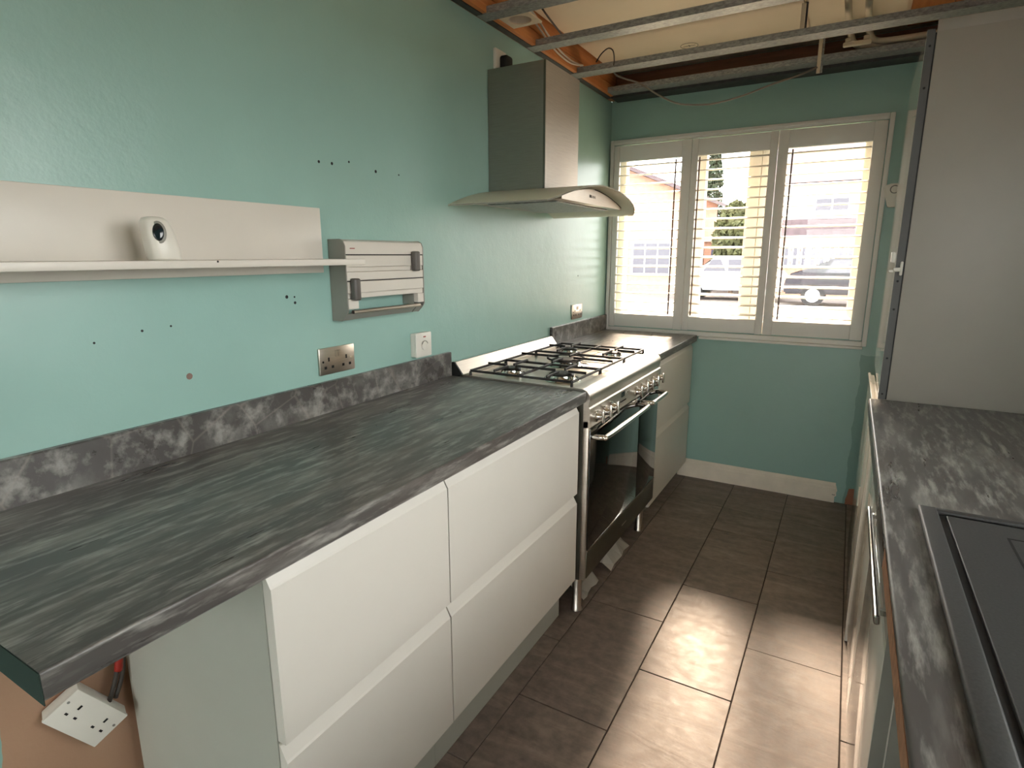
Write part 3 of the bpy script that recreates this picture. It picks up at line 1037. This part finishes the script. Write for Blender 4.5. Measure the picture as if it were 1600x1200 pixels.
for sx in (-0.060, 0.060):
    bm = B(); cyl(bm, (sx, 0.012, 0.0), (sx, 0.012, 0.0007), 0.003, 0.003, 8); finish(bm, 'screw', 'grey_plastic', sb)
# its feed cables
start = mw @ Vector((0.02, H2 - 0.002, -0.02))
cb = thing('feed_cable', 'dark twin cable with a red sleeve feeding the hanging socket box', 'cable', tuple(start))
for k, dy in enumerate((0.0, 0.022)):
    bm = B()
    tube(bm, [start + Vector((0, dy * .6, 0)), start + Vector((0.002, 0.02 + dy * .6, 0.05)), start + Vector((0.002, 0.033 + dy * .5, 0.12)), start + Vector((0.0, 0.045 + dy * .2, 0.20))], 0.0048, 8, 4)
    finish(bm, 'cable_core', 'cable_d', cb, smooth='all')
bm = B()
tube(bm, [start + Vector((0.003, 0.026, 0.062)), start + Vector((0.003, 0.034, 0.11)), start + Vector((0.001, 0.048, 0.21)), start + Vector((0.0, 0.048, 0.30))], 0.0085, 8, 4)
finish(bm, 'red_sleeve', 'cable_r', cb, smooth='all')

# ------------------------------------------------------------------ shelf, dispenser, roll holder
t = thing('wall_shelf', 'white wall shelf with a tall back plate and a narrow ledge', 'shelf', (0, 0.6, 1.334))
box('back_plate', 'shelf_white', t, 0.0005, 0.019, -0.35, 1.325, 1.335, 1.518, 0.0015)
box('ledge', 'shelf_white', t, 0.0192, 0.180, -0.35, 1.330, 1.3585, 1.3745, 0.0015)
bm = B(); cyl(bm, (0.18, 0.882, 1.3715), (0.1808, 0.882, 1.3715), 0.0022, 0.0022, 8); finish(bm, 'screw_hole', 'dark_hole', t)

# air freshener / sensor dispenser
t = thing('soap_dispenser', 'small white rounded dispenser with a dark oval sensor eye on the shelf ledge', 'dispenser', (0.11, 0.79, 1.3747))
bm = B()
zb = 1.3747
def sq(y, x, n=28, e=2.8):
    out = []
    for k in range(n):
        a = 2 * math.pi * k / n
        c_, s_ = math.cos(a), math.sin(a)
        out.append((math.copysign(abs(c_) ** (2 / e), c_) * x, math.copysign(abs(s_) ** (2 / e), s_) * y))
    return out
rings = []
secs = [(0.0, .90, 0, .0), (0.004, .99, 0, .0), (0.02, 1.0, 0.0, 0.0), (0.045, .97, -.001, .001), (0.066, .90, -.003, .003), (0.079, .80, -.005, .004), (0.086, .62, -.006, .005), (0.0885, .30, -.006, .005)]
for h, f, dx, dy in secs:
    pts = sq(0.031 * f, 0.026 * f)
    # the front leans back towards the top
    rings.append([bm.verts.new((0.11 + p[0] + dx, 0.800 + p[1] - dy * 0.6 + (0.086 - h) * 0.10, zb + h)) for p in pts])
for A, Bq in zip(rings, rings[1:]):
    n = len(A)
    for j in range(n):
        bm.faces.new((A[j], A[(j + 1) % n], Bq[(j + 1) % n], Bq[j]))
bm.faces.new(list(reversed(rings[0]))); bm.faces.new(rings[-1])
body = finish(bm, 'casing', 'white_plastic', t, smooth='all')
def eye(name, mat, a, b, depth, push):
    bm = B()
    c0 = Vector((0.108, 0.802, zb + 0.053))
    nrm = Vector((0.88, -0.46, 0.14)).normalized()
    uu = Vector((nrm.y, -nrm.x, 0)).normalized() * -1
    vv = nrm.cross(uu)
    n = 24
    base = c0 + nrm * push
    prof = ((1.0, 0), (0.96, depth * .6), (0.7, depth), )
    rg = []
    for f, hgt in prof:
        rg.append([bm.verts.new(base + uu * (a * f * math.cos(2 * math.pi * k / n)) + vv * (b * f * math.sin(2 * math.pi * k / n)) + nrm * hgt) for k in range(n)])
    for A, Bq in zip(rg, rg[1:]):
        for j in range(n):
            bm.faces.new((A[j], A[(j + 1) % n], Bq[(j + 1) % n], Bq[j]))
    bm.faces.new(rg[-1]); bm.faces.new(list(reversed(rg[0])))
    return finish(bm, name, mat, t, smooth='all')
eye('eye_surround', 'grey_plastic', 0.0150, 0.0235, 0.003, 0.0238)
eye('sensor_eye', 'lens', 0.0105, 0.0180, 0.003, 0.0262)

# roll holder
RY0, RY1, RZ0, RZ1, RD = 1.363, 1.733, 1.188, 1.432, 0.068
t = thing('roll_holder', 'grey and cream wall roll holder with two cutter bars', 'roll holder', (0, 1.55, RZ0))
def side_profile():
    return [(0.001, RZ0), (0.040, RZ0), (0.062, RZ0 + 0.022), (RD, RZ0 + 0.032), (RD, RZ1 - 0.02), (RD - 0.006, RZ1 - 0.006), (RD - 0.02, RZ1), (0.001, RZ1)]
for a, b in ((RY0, RY0 + 0.004), (RY1 - 0.004, RY1)):
    bm = B(); prism(bm, side_profile(), 1, a, b); finish(bm, 'side_panel', 'grey_plastic', t)
FXX = RD
pz = [(1.392, RZ1 - 0.001), (1.345, 1.3895), (1.305, 1.3445)]
bm = B()
prism(bm, [(0.004, RZ1 - 0.004), (0.004, RZ1 - 0.001), (RD - 0.02, RZ1 - 0.001), (RD - 0.006, RZ1 - 0.007), (RD, RZ1 - 0.021), (RD, 1.388), (RD - 0.02, 1.388)], 1, RY0 + 0.0045, RY1 - 0.0045)
finish(bm, 'top_cover', 'shelf_white', t, smooth=True)
def face(z0, z1, name='front_cover', x1=RD, y0=RY0 + 0.0045, y1=RY1 - 0.0045, mat='shelf_white'):
    bm = B(); abox(bm, x1 - 0.022, x1, y0, y1, z0, z1, 0.0015, 1); return finish(bm, name, mat, t)
face(1.350, 1.3845)
face(1.336, 1.3495, x1=RD - 0.003)
face(1.310, 1.3355)
face(1.272, 1.3065)
face(1.256, 1.2715, x1=RD - 0.003)
for z in (1.386, 1.308):
    bm = B(); abox(bm, RD - 0.015, RD - 0.004, RY0 + 0.005, RY1 - 0.005, z - 0.0018, z + 0.0018); finish(bm, 'cutting_slot', 'black', t)
for a, b in ((RY0 + 0.0045, RY0 + 0.048), (RY1 - 0.036, RY1 - 0.0045)):
    bm = B(); abox(bm, RD - 0.02, RD, a, b, RZ0 + 0.036, 1.2555, 0.0015, 1); finish(bm, 'front_cheek', 'shelf_white', t)
    bm = B(); prism(bm, [(0.036, RZ0 + 0.001), (0.040, RZ0 + 0.001), (0.0615, RZ0 + 0.0225), (0.055, RZ0 + 0.0225)], 1, a, b); finish(bm, 'lower_cheek', 'grey_plastic', t)
bm = B(); abox(bm, 0.002, 0.05, RY1 - 0.04, RY1 - 0.0365, RZ0 + 0.03, 1.2555); finish(bm, 'inner_cheek', 'grey_plastic', t)
for (ya, zc) in ((RY1 - 0.070, 1.372), (RY0 + 0.012, 1.291)):
    bm = B(); abox(bm, RD + 0.0005, RD + 0.024, ya, ya + 0.026, zc - 0.040, zc + 0.026, 0.006, 3); kn = finish(bm, 'cutter_slide', 'dark_plastic', t, smooth=True)
    bm = B(); abox(bm, RD + 0.001, RD + 0.013, ya + 0.0262, ya + 0.030, zc - 0.038, zc + 0.020, 0.001, 1); finish(bm, 'slide_edge', 'shelf_white', kn)
bm = B(); cyl(bm, (0.060, RY0 + 0.028, 1.214), (0.060, RY1 - 0.02, 1.214), 0.0065, 0.0065, 14); finish(bm, 'roll_bar', 'steel', t, smooth=True)
bm = B(); prism(bm, [(0.036, 1.190), (0.040, 1.190), (0.062, 1.212), (0.058, 1.212)], 1, RY0 + 0.049, RY1 - 0.041); finish(bm, 'tear_flap', 'grey_plastic', t)
bm = B(); abox(bm, RD + 0.0001, RD + 0.0006, RY0 + 0.022, RY0 + 0.042, 1.4035, 1.4062); finish(bm, 'badge', 'red', t)

# ------------------------------------------------------------------ right run
XF = 1.484
t = thing('tall_unit', 'tall white fridge housing with a pale grey side panel standing beside the sink worktop', 'tall unit', (1.8, 2.69, 0))
TY0, TY1 = 2.341, 3.045
box('side_panel', 'tall_side', t, 1.513, XR - 0.002, TY0, TY0 + 0.018, 0.9102, 2.022, 0.001)
box('carcass', 'unit_side', t, 1.513, XR - 0.002, TY0 + 0.0185, TY1, 0.10, 2.022)
box('top_filler', 'tall_side', t, 1.513, XR - 0.002, TY0 + 0.010, TY0 + 0.018, 2.0225, 2.056, 0.001)
# upper door, slightly ajar at the near edge
bm = B()
dm = Matrix.Translation((1.488, TY0, 0)) @ Matrix.Rotation(math.radians(-0.65), 4, 'Z')
abox(bm, 0, 0.019, 0.001, TY1 - TY0 - 0.004, 0.925, 2.028, 0.0012, 1, dm)
ud = finish(bm, 'upper_door', 'gloss_white', t)
bm = B(); abox(bm, 1.4885, 1.509, TY0 - 0.0015, TY0 - 0.0002, 0.911, 2.03); st = finish(bm, 'edge_strip', 'dark_strip', ud)
for z in (1.985, 1.87, 1.30, 1.21, 1.05, 0.93):
    bm = B(); lathe(bm, [(0.0035, 0.0), (0.003, 0.0012), (0.001, 0.0014)], (0, 0, 0), 10)
    bmesh.ops.rotate(bm, verts=bm.verts, matrix=Matrix.Rotation(math.radians(90), 3, 'X'))
    bmesh.ops.translate(bm, verts=bm.verts, vec=(1.499, TY0 - 0.0016, z))
    finish(bm, 'screw', 'black', ud)
bm = B(); abox(bm, 1.5092, 1.5128, TY0 + 0.001, TY0 + 0.006, 0.911, 2.02); finish(bm, 'shadow_gap', 'black', t)  # black bar drawn in as the dark of the gap
box('lower_door', 'gloss_white', t, XF, XF + 0.019, TY0 + 0.0, TY1 - 0.002, 0.06, 0.868, 0.0012)
box('door_lip', 'gloss_white', t, XF - 0.006, XF + 0.004, TY0 + 0.002, TY1 - 0.002, 0.8685, 0.878, 0.001)
box('end_panel', 'unit_white', t, XF + 0.001, XF + 0.022, TY0 - 0.019, TY0 - 0.001, 0.004, 0.868, 0.001)
box('plinth', 'unit_side', t, XF + 0.05, XF + 0.066, TY0, TY1, 0.0012, 0.055)
# broken plastic door catch
t = thing('door_catch', 'broken clear white plastic catch stuck on the tall door edge', 'door catch', (1.485, 2.335, 1.335))
bm = B()
abox(bm, 1.472, 1.486, 2.325, 2.345, 1.358, 1.392, 0.004, 2); finish(bm, 'upper_tab', 'white_plastic', t, smooth=True)
bm = B()
abox(bm, 1.484, 1.507, 2.330, 2.3384, 1.330, 1.343, 0.003, 2)
abox(bm, 1.500, 1.508, 2.329, 2.3384, 1.318, 1.362, 0.003, 2)
abox(bm, 1.470, 1.484, 2.328, 2.338, 1.327, 1.336, 0.002, 1)
finish(bm, 'hook', 'white_plastic', t, smooth=True)

# right worktop with sink cut-out left solid below the sink rim
t = thing('sink_worktop', 'dark stone-effect worktop holding the black sink', 'worktop', (1.78, 1.0, H - 0.04))
WXF = 1.464
RY_0 = -0.9
bm = B()
sx0, sx1, sy0, sy1 = 1.575, 2.02, 0.45, 1.30
pts_z = (H - 0.040, H)
ra = [(WXF + 0.005 - 0.005 * math.sin(math.radians(a)), H - 0.005 + 0.005 * math.cos(math.radians(a))) for a in range(0, 91, 15)]
prism(bm, [(sx0, H)] + ra + [(WXF, H - 0.040), (sx0, H - 0.040)], 1, RY_0, TY0 - 0.0005)
abox(bm, sx1, XR - 0.001, RY_0, TY0 - 0.0005, *pts_z)
abox(bm, sx0, sx1, RY_0, sy0, *pts_z)
abox(bm, sx0, sx1, sy1, TY0 - 0.0005, *pts_z)
finish(bm, 'slab', 'stone', t)
box('front_edging', 'stone', t, WXF - 0.0015, WXF - 0.0001, 1.17, TY0 - 0.001, H - 0.040, H - 0.005)
box('raw_edge', 'chipboard', t, WXF - 0.0008, WXF - 0.0001, RY_0, 1.1695, H - 0.040, H - 0.006)
bm = B(); abox(bm, WXF - 0.0022, WXF + 0.0012, RY_0, TY0 - 0.001, H - 0.0015, H + 0.0012); finish(bm, 'top_arris', 'chrome', t) if False else bm.free()
# worktop return in front of the tall door
box('corner_piece', 'stone', t, WXF, 1.508, TY0 - 0.0004, TY0 - 0.0002, H - 0.03, H - 0.002)

# sink
t = thing('kitchen_sink', 'black composite inset sink with drainer and grooved rim', 'sink', (1.78, 0.9, H))
SX0, SX1, SY0, SY1 = 1.522, 2.06, 0.36, 1.366
bm = B()
ZT = H + 0.011
# rim: raised frame of four bars
def sbar(bm, a, b, c, d, z0=H + 0.0003, z1=ZT, bev=0.004):
    abox(bm, a, b, c, d, z0, z1, bev, 3)
sbar(bm, SX0, SX0 + 0.030, SY0, SY1)
sbar(bm, SX1 - 0.03, SX1, SY0, SY1)
sbar(bm, SX0 + 0.026, SX1 - 0.026, SY1 - 0.016, SY1)
sbar(bm, SX0 + 0.026, SX1 - 0.026, SY0, SY0 + 0.03)
finish(bm, 'rim', 'sink', t, smooth=True)
# drainer deck inside, a shallow step below the rim with a dark groove round it
bm = B()
abox(bm, SX0 + 0.041, SX1 - 0.03, 0.71, SY1 - 0.0265, H + 0.0003, H + 0.0075, 0.002, 2)
# frame around the recess
finish(bm, 'drainer_deck', 'sink', t)
bm = B()
abox(bm, SX0 + 0.029, SX1 - 0.029, 0.71, SY1 - 0.015, H + 0.0003, H + 0.0014)
finish(bm, 'groove', 'black', t)
bm = B()
gx, gy = 1.640, 1.283
abox(bm, gx, SX1 - 0.06, gy - 0.004, gy, H + 0.0074, H + 0.0079)
abox(bm, gx, gx + 0.0035, 0.76, gy - 0.004, H + 0.0074, H + 0.0079)
finish(bm, 'recess_line', 'black', t)
bm = B()   # bowl
bx0, bx1, by0_, by1_ = 1.58, 2.015, 0.455, 0.70
for (a, b, c, d) in ((bx0, bx0 + .008, by0_, by1_), (bx1 - .008, bx1, by0_, by1_), (bx0, bx1, by0_, by0_ + .008), (bx0, bx1, by1_ - .008, by1_)):
    abox(bm, a, b, c, d, H - 0.19, H + 0.006)
abox(bm, bx0, bx1, by0_, by1_, H - 0.2, H - 0.19)
finish(bm, 'bowl', 'sink', t)
box('front_ledge', 'sink', t, SX0 + 0.03, bx0 - 0.0005, SY0 + 0.03, 0.709, H + 0.0003, H + 0.006)

# base units below
t = thing('base_unit', 'gloss white base unit beside the tall unit under the sink worktop', 'base unit', (1.78, 2.03, 0))
box('carcass', 'unit_side', t, 1.505, 2.05, 1.765, TY0 - 0.020, 0.10, H - 0.0415)
box('door', 'gloss_white', t, XF + 0.002, 1.5045, 1.767, TY0 - 0.021, 0.105, 0.828, 0.0012)
box('handle_rail', 'unit_white', t, XF + 0.010, 1.5045, 1.767, TY0 - 0.021, 0.832, 0.866, 0.001)
box('plinth', 'unit_side', t, XF + 0.05, XF + 0.066, 1.765, TY0 - 0.02, 0.0012, 0.099)
t = thing('dishwasher', 'white fronted dishwasher with a grey side and a long bar handle', 'dishwasher', (1.78, 1.47, 0))
box('body', 'grey_plastic', t, 1.512, 2.05, 1.186, 1.758, 0.10, 0.866, 0.002)
dd = box('door', 'gloss_white', t, XF + 0.002, 1.5095, 1.188, 1.758, 0.105, 0.70, 0.0015)
bm = B(); abox(bm, XF + 0.003, 1.509, 1.1865, 1.1879, 0.107, 0.862); finish(bm, 'door_edge', 'grey_plastic', dd)
bm = B(); abox(bm, 1.5096, 1.5118, 1.188, 1.192, 0.107, 0.862); finish(bm, 'seal', 'shelf_white', dd)
box('control_strip', 'grey_plastic', t, XF + 0.006, 1.5095, 1.188, 1.758, 0.703, 0.862, 0.0015)
bm = B()
for yy in (1.24, 1.70):
    abox(bm, 1.466, XF + 0.006, yy, yy + 0.012, 0.742, 0.752)
abox(bm, 1.466, 1.476, 1.21, 1.745, 0.738, 0.756, 0.003, 2)
finish(bm, 'bar_handle', 'chrome', t)
bm = B()
for fx in (1.54, 2.0):
    for fy in (1.23, 1.71):
        cyl(bm, (fx, fy, 0.0012), (fx, fy, 0.10), 0.018, 0.018, 10)
finish(bm, 'feet', 'black', t)
t = thing('base_unit', 'white base unit below the bowl of the black sink', 'base unit', (1.78, 0.2, 0))
box('carcass', 'unit_side', t, 1.505, 2.05, RY_0, 0.42, 0.10, H - 0.0415)
box('door', 'gloss_white', t, XF + 0.002, 1.5045, RY_0 + .002, 0.418, 0.105, 0.828, 0.0012)
box('plinth', 'unit_side', t, XF + 0.05, XF + 0.066, RY_0, 0.42, 0.0012, 0.099)

# alarm sensor on the window wall
t = thing('alarm_sensor', 'white wedge shaped alarm sensor with a round eye beside the shutters', 'alarm sensor', (1.50, YE, 1.62))
bm = B()
pts = [(1.4645, 1.712), (1.470, 1.722), (1.496, 1.731), (1.535, 1.731), (1.560, 1.722), (1.565, 1.712), (1.541, 1.622), (1.535, 1.617), (1.496, 1.617), (1.490, 1.622)]
prism(bm, pts, 1, YE - 0.034, YE - 0.001)
bmesh.ops.bevel(bm, geom=[e for e in bm.edges if e.verts[0].co.y < YE - .03 and e.verts[1].co.y < YE - .03], offset=0.006, segments=2, affect='EDGES')
finish(bm, 'casing', 'white_plastic', t, smooth=True)
bm = B(); tube(bm, [(1.513 + 0.018 * math.cos(2 * math.pi * k / 24), YE - 0.0345, 1.702 + 0.018 * math.sin(2 * math.pi * k / 24)) for k in range(24)], 0.0022, 6, 0, True)
finish(bm, 'eye_ring', 'grey_plastic', t)

# ------------------------------------------------------------------ things in the ceiling void
t = thing('vent_flange', 'cream square duct flange with a round hole above the wall head', 'vent', (0.118, 2.335, 2.30))
bm = B()
R_, S_ = 0.047, 0.066
cc = Vector((0.118, 2.335, 2.301))
n = 32
def sqp(a):
    c_, s_ = math.cos(a), math.sin(a)
    k = S_ / max(abs(c_), abs(s_))
    return Vector((c_ * k, s_ * k, 0))
lay = []
for z in (0, 0.006):
    lay.append(([bm.verts.new(cc + sqp(2 * math.pi * i / n + math.pi / 4) + Vector((0, 0, z))) for i in range(n)],
                [bm.verts.new(cc + Vector((R_ * math.cos(2 * math.pi * i / n + math.pi / 4), R_ * math.sin(2 * math.pi * i / n + math.pi / 4), z))) for i in range(n)]))
for i in range(n):
    j = (i + 1) % n
    bm.faces.new((lay[0][0][i], lay[0][0][j], lay[0][1][j], lay[0][1][i]))
    bm.faces.new((lay[1][0][i], lay[1][1][i], lay[1][1][j], lay[1][0][j]))
    bm.faces.new((lay[0][0][i], lay[1][0][i], lay[1][0][j], lay[0][0][j]))
    bm.faces.new((lay[0][1][i], lay[0][1][j], lay[1][1][j], lay[1][1][i]))
finish(bm, 'flange', 'pipe', t)
bm = B()
prev = None
for z in (0.006, 0.035):
    ro = [bm.verts.new(cc + Vector((R_ * math.cos(2 * math.pi * i / n), R_ * math.sin(2 * math.pi * i / n), z))) for i in range(n)]
    if prev:
        for i in range(n):
            bm.faces.new((prev[i], prev[(i + 1) % n], ro[(i + 1) % n], ro[i]))
    prev = ro
bmesh.ops.solidify(bm, geom=list(bm.faces), thickness=0.002)
finish(bm, 'spigot', 'shelf_white', t)

def cable(name, label, pts, r, mat, group=None, smooth=6):
    bm = B()
    tube(bm, pts, r, 8, smooth)
    return tag(finish(bm, name, mat, None, pts[0], smooth='all'), label, 'cable', group)
cable('electric_cable', 'pale twin cable clipped along the pine planks, upper run', [(0.115, 2.27, 2.40), (0.105, 2.42, 2.385), (0.09, 2.55, 2.372), (0.075, 2.66, 2.358), (0.062, 2.80, 2.338), (0.058, 2.95, 2.326), (0.075, 3.05, 2.322)], 0.0045, 'cable_w', 'cables along the planks')
cable('electric_cable', 'pale cable beside the twin cable along the planks, lower run', [(0.10, 2.27, 2.392), (0.092, 2.42, 2.376), (0.078, 2.55, 2.360), (0.066, 2.66, 2.345), (0.057, 2.80, 2.322), (0.060, 2.95, 2.312), (0.085, 3.05, 2.321)], 0.0045, 'cable_w', 'cables along the planks')
cable('electric_cable', 'dark cable twisted with the pale cables over the hood', [(0.15, 2.27, 2.412), (0.132, 2.45, 2.405), (0.115, 2.60, 2.392), (0.102, 2.75, 2.378), (0.098, 2.82, 2.372)], 0.004, 'cable_d', 'cables along the planks')
cable('electric_cable', 'short dark cable looping above the third ceiling channel', [(0.16, 3.04, 2.322), (0.19, 3.03, 2.352), (0.225, 3.03, 2.372), (0.245, 3.045, 2.362), (0.248, 3.058, 2.325), (0.245, 3.06, 2.300)], 0.003, 'cable_d')
cable('hanging_cable', 'thin grey cable sagging in front of the window wall from the ceiling channel', [(0.21, 3.155, 2.300), (0.225, 3.165, 2.282), (0.25, 3.17, 2.270), (0.335, 3.20, 2.238), (0.43, 3.21, 2.175), (0.52, 3.22, 2.128), (0.60, 3.23, 2.112), (0.70, 3.25, 2.110), (0.82, 3.29, 2.138), (0.95, 3.35, 2.188), (1.05, 3.42, 2.228), (1.125, 3.458, 2.262)], 0.0042, 'cable_g')

pipes = ((1.245, 'white plastic pipe turning along the window joist, first of the pair', 2.383), (1.318, 'white plastic pipe turning along the window joist, second of the pair', 2.383))
for x, lab, z in pipes:
    bm = B()
    yr = 3.565 if x < 1.3 else 3.53
    tube(bm, [(x, 2.3, z), (x, 2.9, z), (x, 3.3, z), (x + 0.005, 3.40, z - 0.004), (x + 0.03, yr - .017, z - 0.022), (x + 0.10, yr - .002, z - 0.030), (x + 0.3, yr, z - 0.03), (2.05, yr, z - 0.03)], 0.0135, 12, 5)
    tag(finish(bm, 'water_pipe', 'pipe', None, (x, 2.3, z), smooth='all'), lab, 'pipe', 'pipes in the ceiling void')
t = thing('pipe_clip', 'cream plastic pipe clip below the two white pipes', 'pipe clip', (1.28, 3.43, 2.34))
bm = B(); abox(bm, 1.225, 1.340, 3.425, 3.447, 2.325, 2.345, 0.006, 2); finish(bm, 'clip_base', 'pipe', t, smooth=True)
for x in (1.245, 1.318):
    bm = B(); abox(bm, x - 0.012, x + 0.012, 3.427, 3.445, 2.3455, 2.362, 0.003, 1); finish(bm, 'clip_jaw', 'pipe', t)
cable('waste_hose', 'cream curved waste hose above the ceiling channel', [(1.36, 2.75, 2.405), (1.365, 2.95, 2.403), (1.39, 3.05, 2.40), (1.44, 3.12, 2.398), (1.55, 3.16, 2.396), (1.75, 3.17, 2.394)], 0.016, 'pipe')

# ------------------------------------------------------------------ outside
gr = tag(box('ground_1', 'tarmac', None, -60, 60, -50, 90, -0.35, -0.12, loc=(0, 20, -0.12)), 'pale tarmac street outside', kind='structure')
tag(box('front_lawn', 'lawn', None, -12, 1.5, 5.0, 13.5, -0.12, -0.07, loc=(-3, 8, -0.1)), 'pale front lawn outside the window', 'lawn', kind='stuff')

def far_window(parent, x0, x1, y, z0, z1, nx=2):
    f = box('window', 'far_white', parent, x0, x1, y - 0.06, y - 0.001, z0, z1)
    w = (x1 - x0 - 0.08) / nx
    for k in range(nx):
        box('pane', 'far_glass', f, x0 + 0.06 + k * w, x0 + (k + 1) * w, y - 0.075, y - 0.0605, z0 + 0.08, z1 - 0.08)

# white rendered house, opposite
YH = 25.0
t = thing('house', 'white rendered house with a dark tiled roof seen through the last shutter', 'house', (0.5, YH, -0.12))
box('wall', 'render', t, -1.6, 6.5, YH, YH + 7, -0.12, 4.0)
bm = B(); prism(bm, [(YH - 0.45, 3.95), (YH + 3.5, 6.6), (YH + 7.45, 3.95)], 0, -1.9, 6.8); finish(bm, 'roof', 'rooftile', t)
box('lean_to_roof', 'rooftile', t, -1.2, 1.35, YH - 1.2, YH - 0.001, 2.05, 2.62)
far_window(t, -0.05, 1.12, YH, 2.86, 3.46, 2)
for k in range(8):
    far_window(t, -0.85 + k * 0.29, -0.85 + k * 0.29 + 0.26, YH - 1.2, 0.95, 1.72, 1)
box('porch_wall', 'brick', t, -1.2, 1.5, YH - 1.19, YH - 0.001, -0.12, 2.045)
# brick house on the other side
t = thing('house', 'peach brick house with a sloping eave seen through the first shutter', 'house', (-8, 24, -0.12))
bm = B(); prism(bm, [(-14.5, -0.12), (-4.85, -0.12), (-4.85, 3.9), (-9.7, 5.95), (-14.5, 3.9)], 1, 25.0, 32.0); finish(bm, 'wall', 'brick', t)
bm = B(); prism(bm, [(-4.4, 3.72), (-9.7, 5.98), (-14.9, 3.72), (-14.9, 3.88), (-9.7, 6.15), (-4.4, 3.88)], 1, 24.6, 32.4); finish(bm, 'roof', 'rooftile', t)
far_window(t, -6.9, -5.2, 25.0, 0.55, 1.95, 3)
far_window(t, -9.2, -7.6, 25.0, 0.55, 1.95, 3)
box('door', 'far_white', t, -7.4, -7.1, 24.93, 24.999, -0.12, 2.0)
t = thing('garage', 'low garage with a blue door behind the silver car', 'garage', (-2.9, 27, -0.12))
box('wall', 'brick', t, -4.3, -1.75, 27.0, 31.0, -0.12, 1.95)
box('garage_door', 'blue_door', t, -4.0, -2.1, 26.94, 26.999, -0.12, 1.6)
box('roof', 'render', t, -4.4, -1.7, 26.8, 31.1, 1.951, 2.15)

def tree(name, label, x, y, h, r, mat, conifer, seed, z0=-0.12):
    rnd = random.Random(seed)
    t = thing(name, label, 'tree', (x, y, z0))
    bm = B(); cyl(bm, (x, y, z0), (x, y, z0 + h * 0.5), 0.09, 0.05, 8); finish(bm, 'trunk', 'bark', t)
    bm = B()
    for k in range(2600):
        f = rnd.random()
        zz = z0 + h * (0.10 + 0.9 * f)
        rr = r * ((1 - f) ** 0.7 if conifer else math.sqrt(max(0.02, 1 - (2 * f - 1) ** 2)))
        a = rnd.uniform(0, 2 * math.pi)
        q = rr * math.sqrt(rnd.random())
        c = Vector((x + q * math.cos(a), y + q * math.sin(a), zz))
        s = rnd.uniform(0.07, 0.16)
        e = Euler((rnd.uniform(0, 6), rnd.uniform(0, 6), rnd.uniform(0, 6))).to_matrix()
        vv = [bm.verts.new(c + e @ Vector(p) * s) for p in ((-1, -.5, 0), (1, -.5, 0), (0, 1, 0))]
        bm.faces.new(vv)
    tag(finish(bm, 'foliage', mat, t), kind='stuff')
tree('conifer_tree', 'tall dark conifer seen through the middle shutter', -5.67, 34.5, 8.2, 1.0, 'leaf', True, 1)
tree('shrub_tree', 'olive green shrub behind the silver car', -2.75, 24.9, 3.5, 0.85, 'leaf2', False, 2)

def car(label, x, y, length, mat, flip=1):
    t = thing('parked_car', label, 'car', (x, y, -0.12), 'cars parked outside')
    L, z = length / 2, -0.12
    prof = [(-L, .35), (-L, .75), (-L * .93, .86), (-L * .55, .95), (-L * .30, 1.38), (-L * .1, 1.46), (L * .35, 1.45), (L * .72, 1.05), (L * .95, .95), (L, .7), (L, .35)]
    prof = [(x + flip * px, z + pz) for px, pz in prof]
    bm = B()
    prism(bm, prof, 1, y - 0.85, y + 0.85)
    bmesh.ops.bevel(bm, geom=list(bm.edges), offset=0.05, segments=2, affect='EDGES')
    finish(bm, 'body', mat, t, smooth=True)
    for a, b in ((-.44, -.02), (.02, .5)):
        bm = B()
        pts = [(x + flip * L * a, z + .98), (x + flip * L * b, z + .98), (x + flip * (L * (b - .10)), z + 1.36), (x + flip * (L * (a + .16 if a < 0 else a)), z + 1.36)]
        prism(bm, pts, 1, y - 0.862, y - 0.8505)
        finish(bm, 'side_window', 'far_glass', t)
    for a in (-.62, .62):
        bm = B(); cyl(bm, (x + L * a, y - 0.9, z + .32), (x + L * a, y - 0.70, z + .32), 0.32, 0.32, 20); w = finish(bm, 'wheel', 'tyre', t)
        bm = B(); cyl(bm, (x + L * a, y - 0.905, z + .32), (x + L * a, y - 0.9005, z + .32), 0.2, 0.2, 16); finish(bm, 'hubcap', 'far_white', w)
        bm = B(); cyl(bm, (x + L * a, y + 0.70, z + .32), (x + L * a, y + 0.9, z + .32), 0.32, 0.32, 20); finish(bm, 'wheel', 'tyre', t)
car('silver car parked outside behind the middle shutter', -2.2, 21.5, 3.5, 'car_silver')
car('dark car parked outside behind the last shutter', 1.75, 20.5, 4.2, 'car_dark', -1)
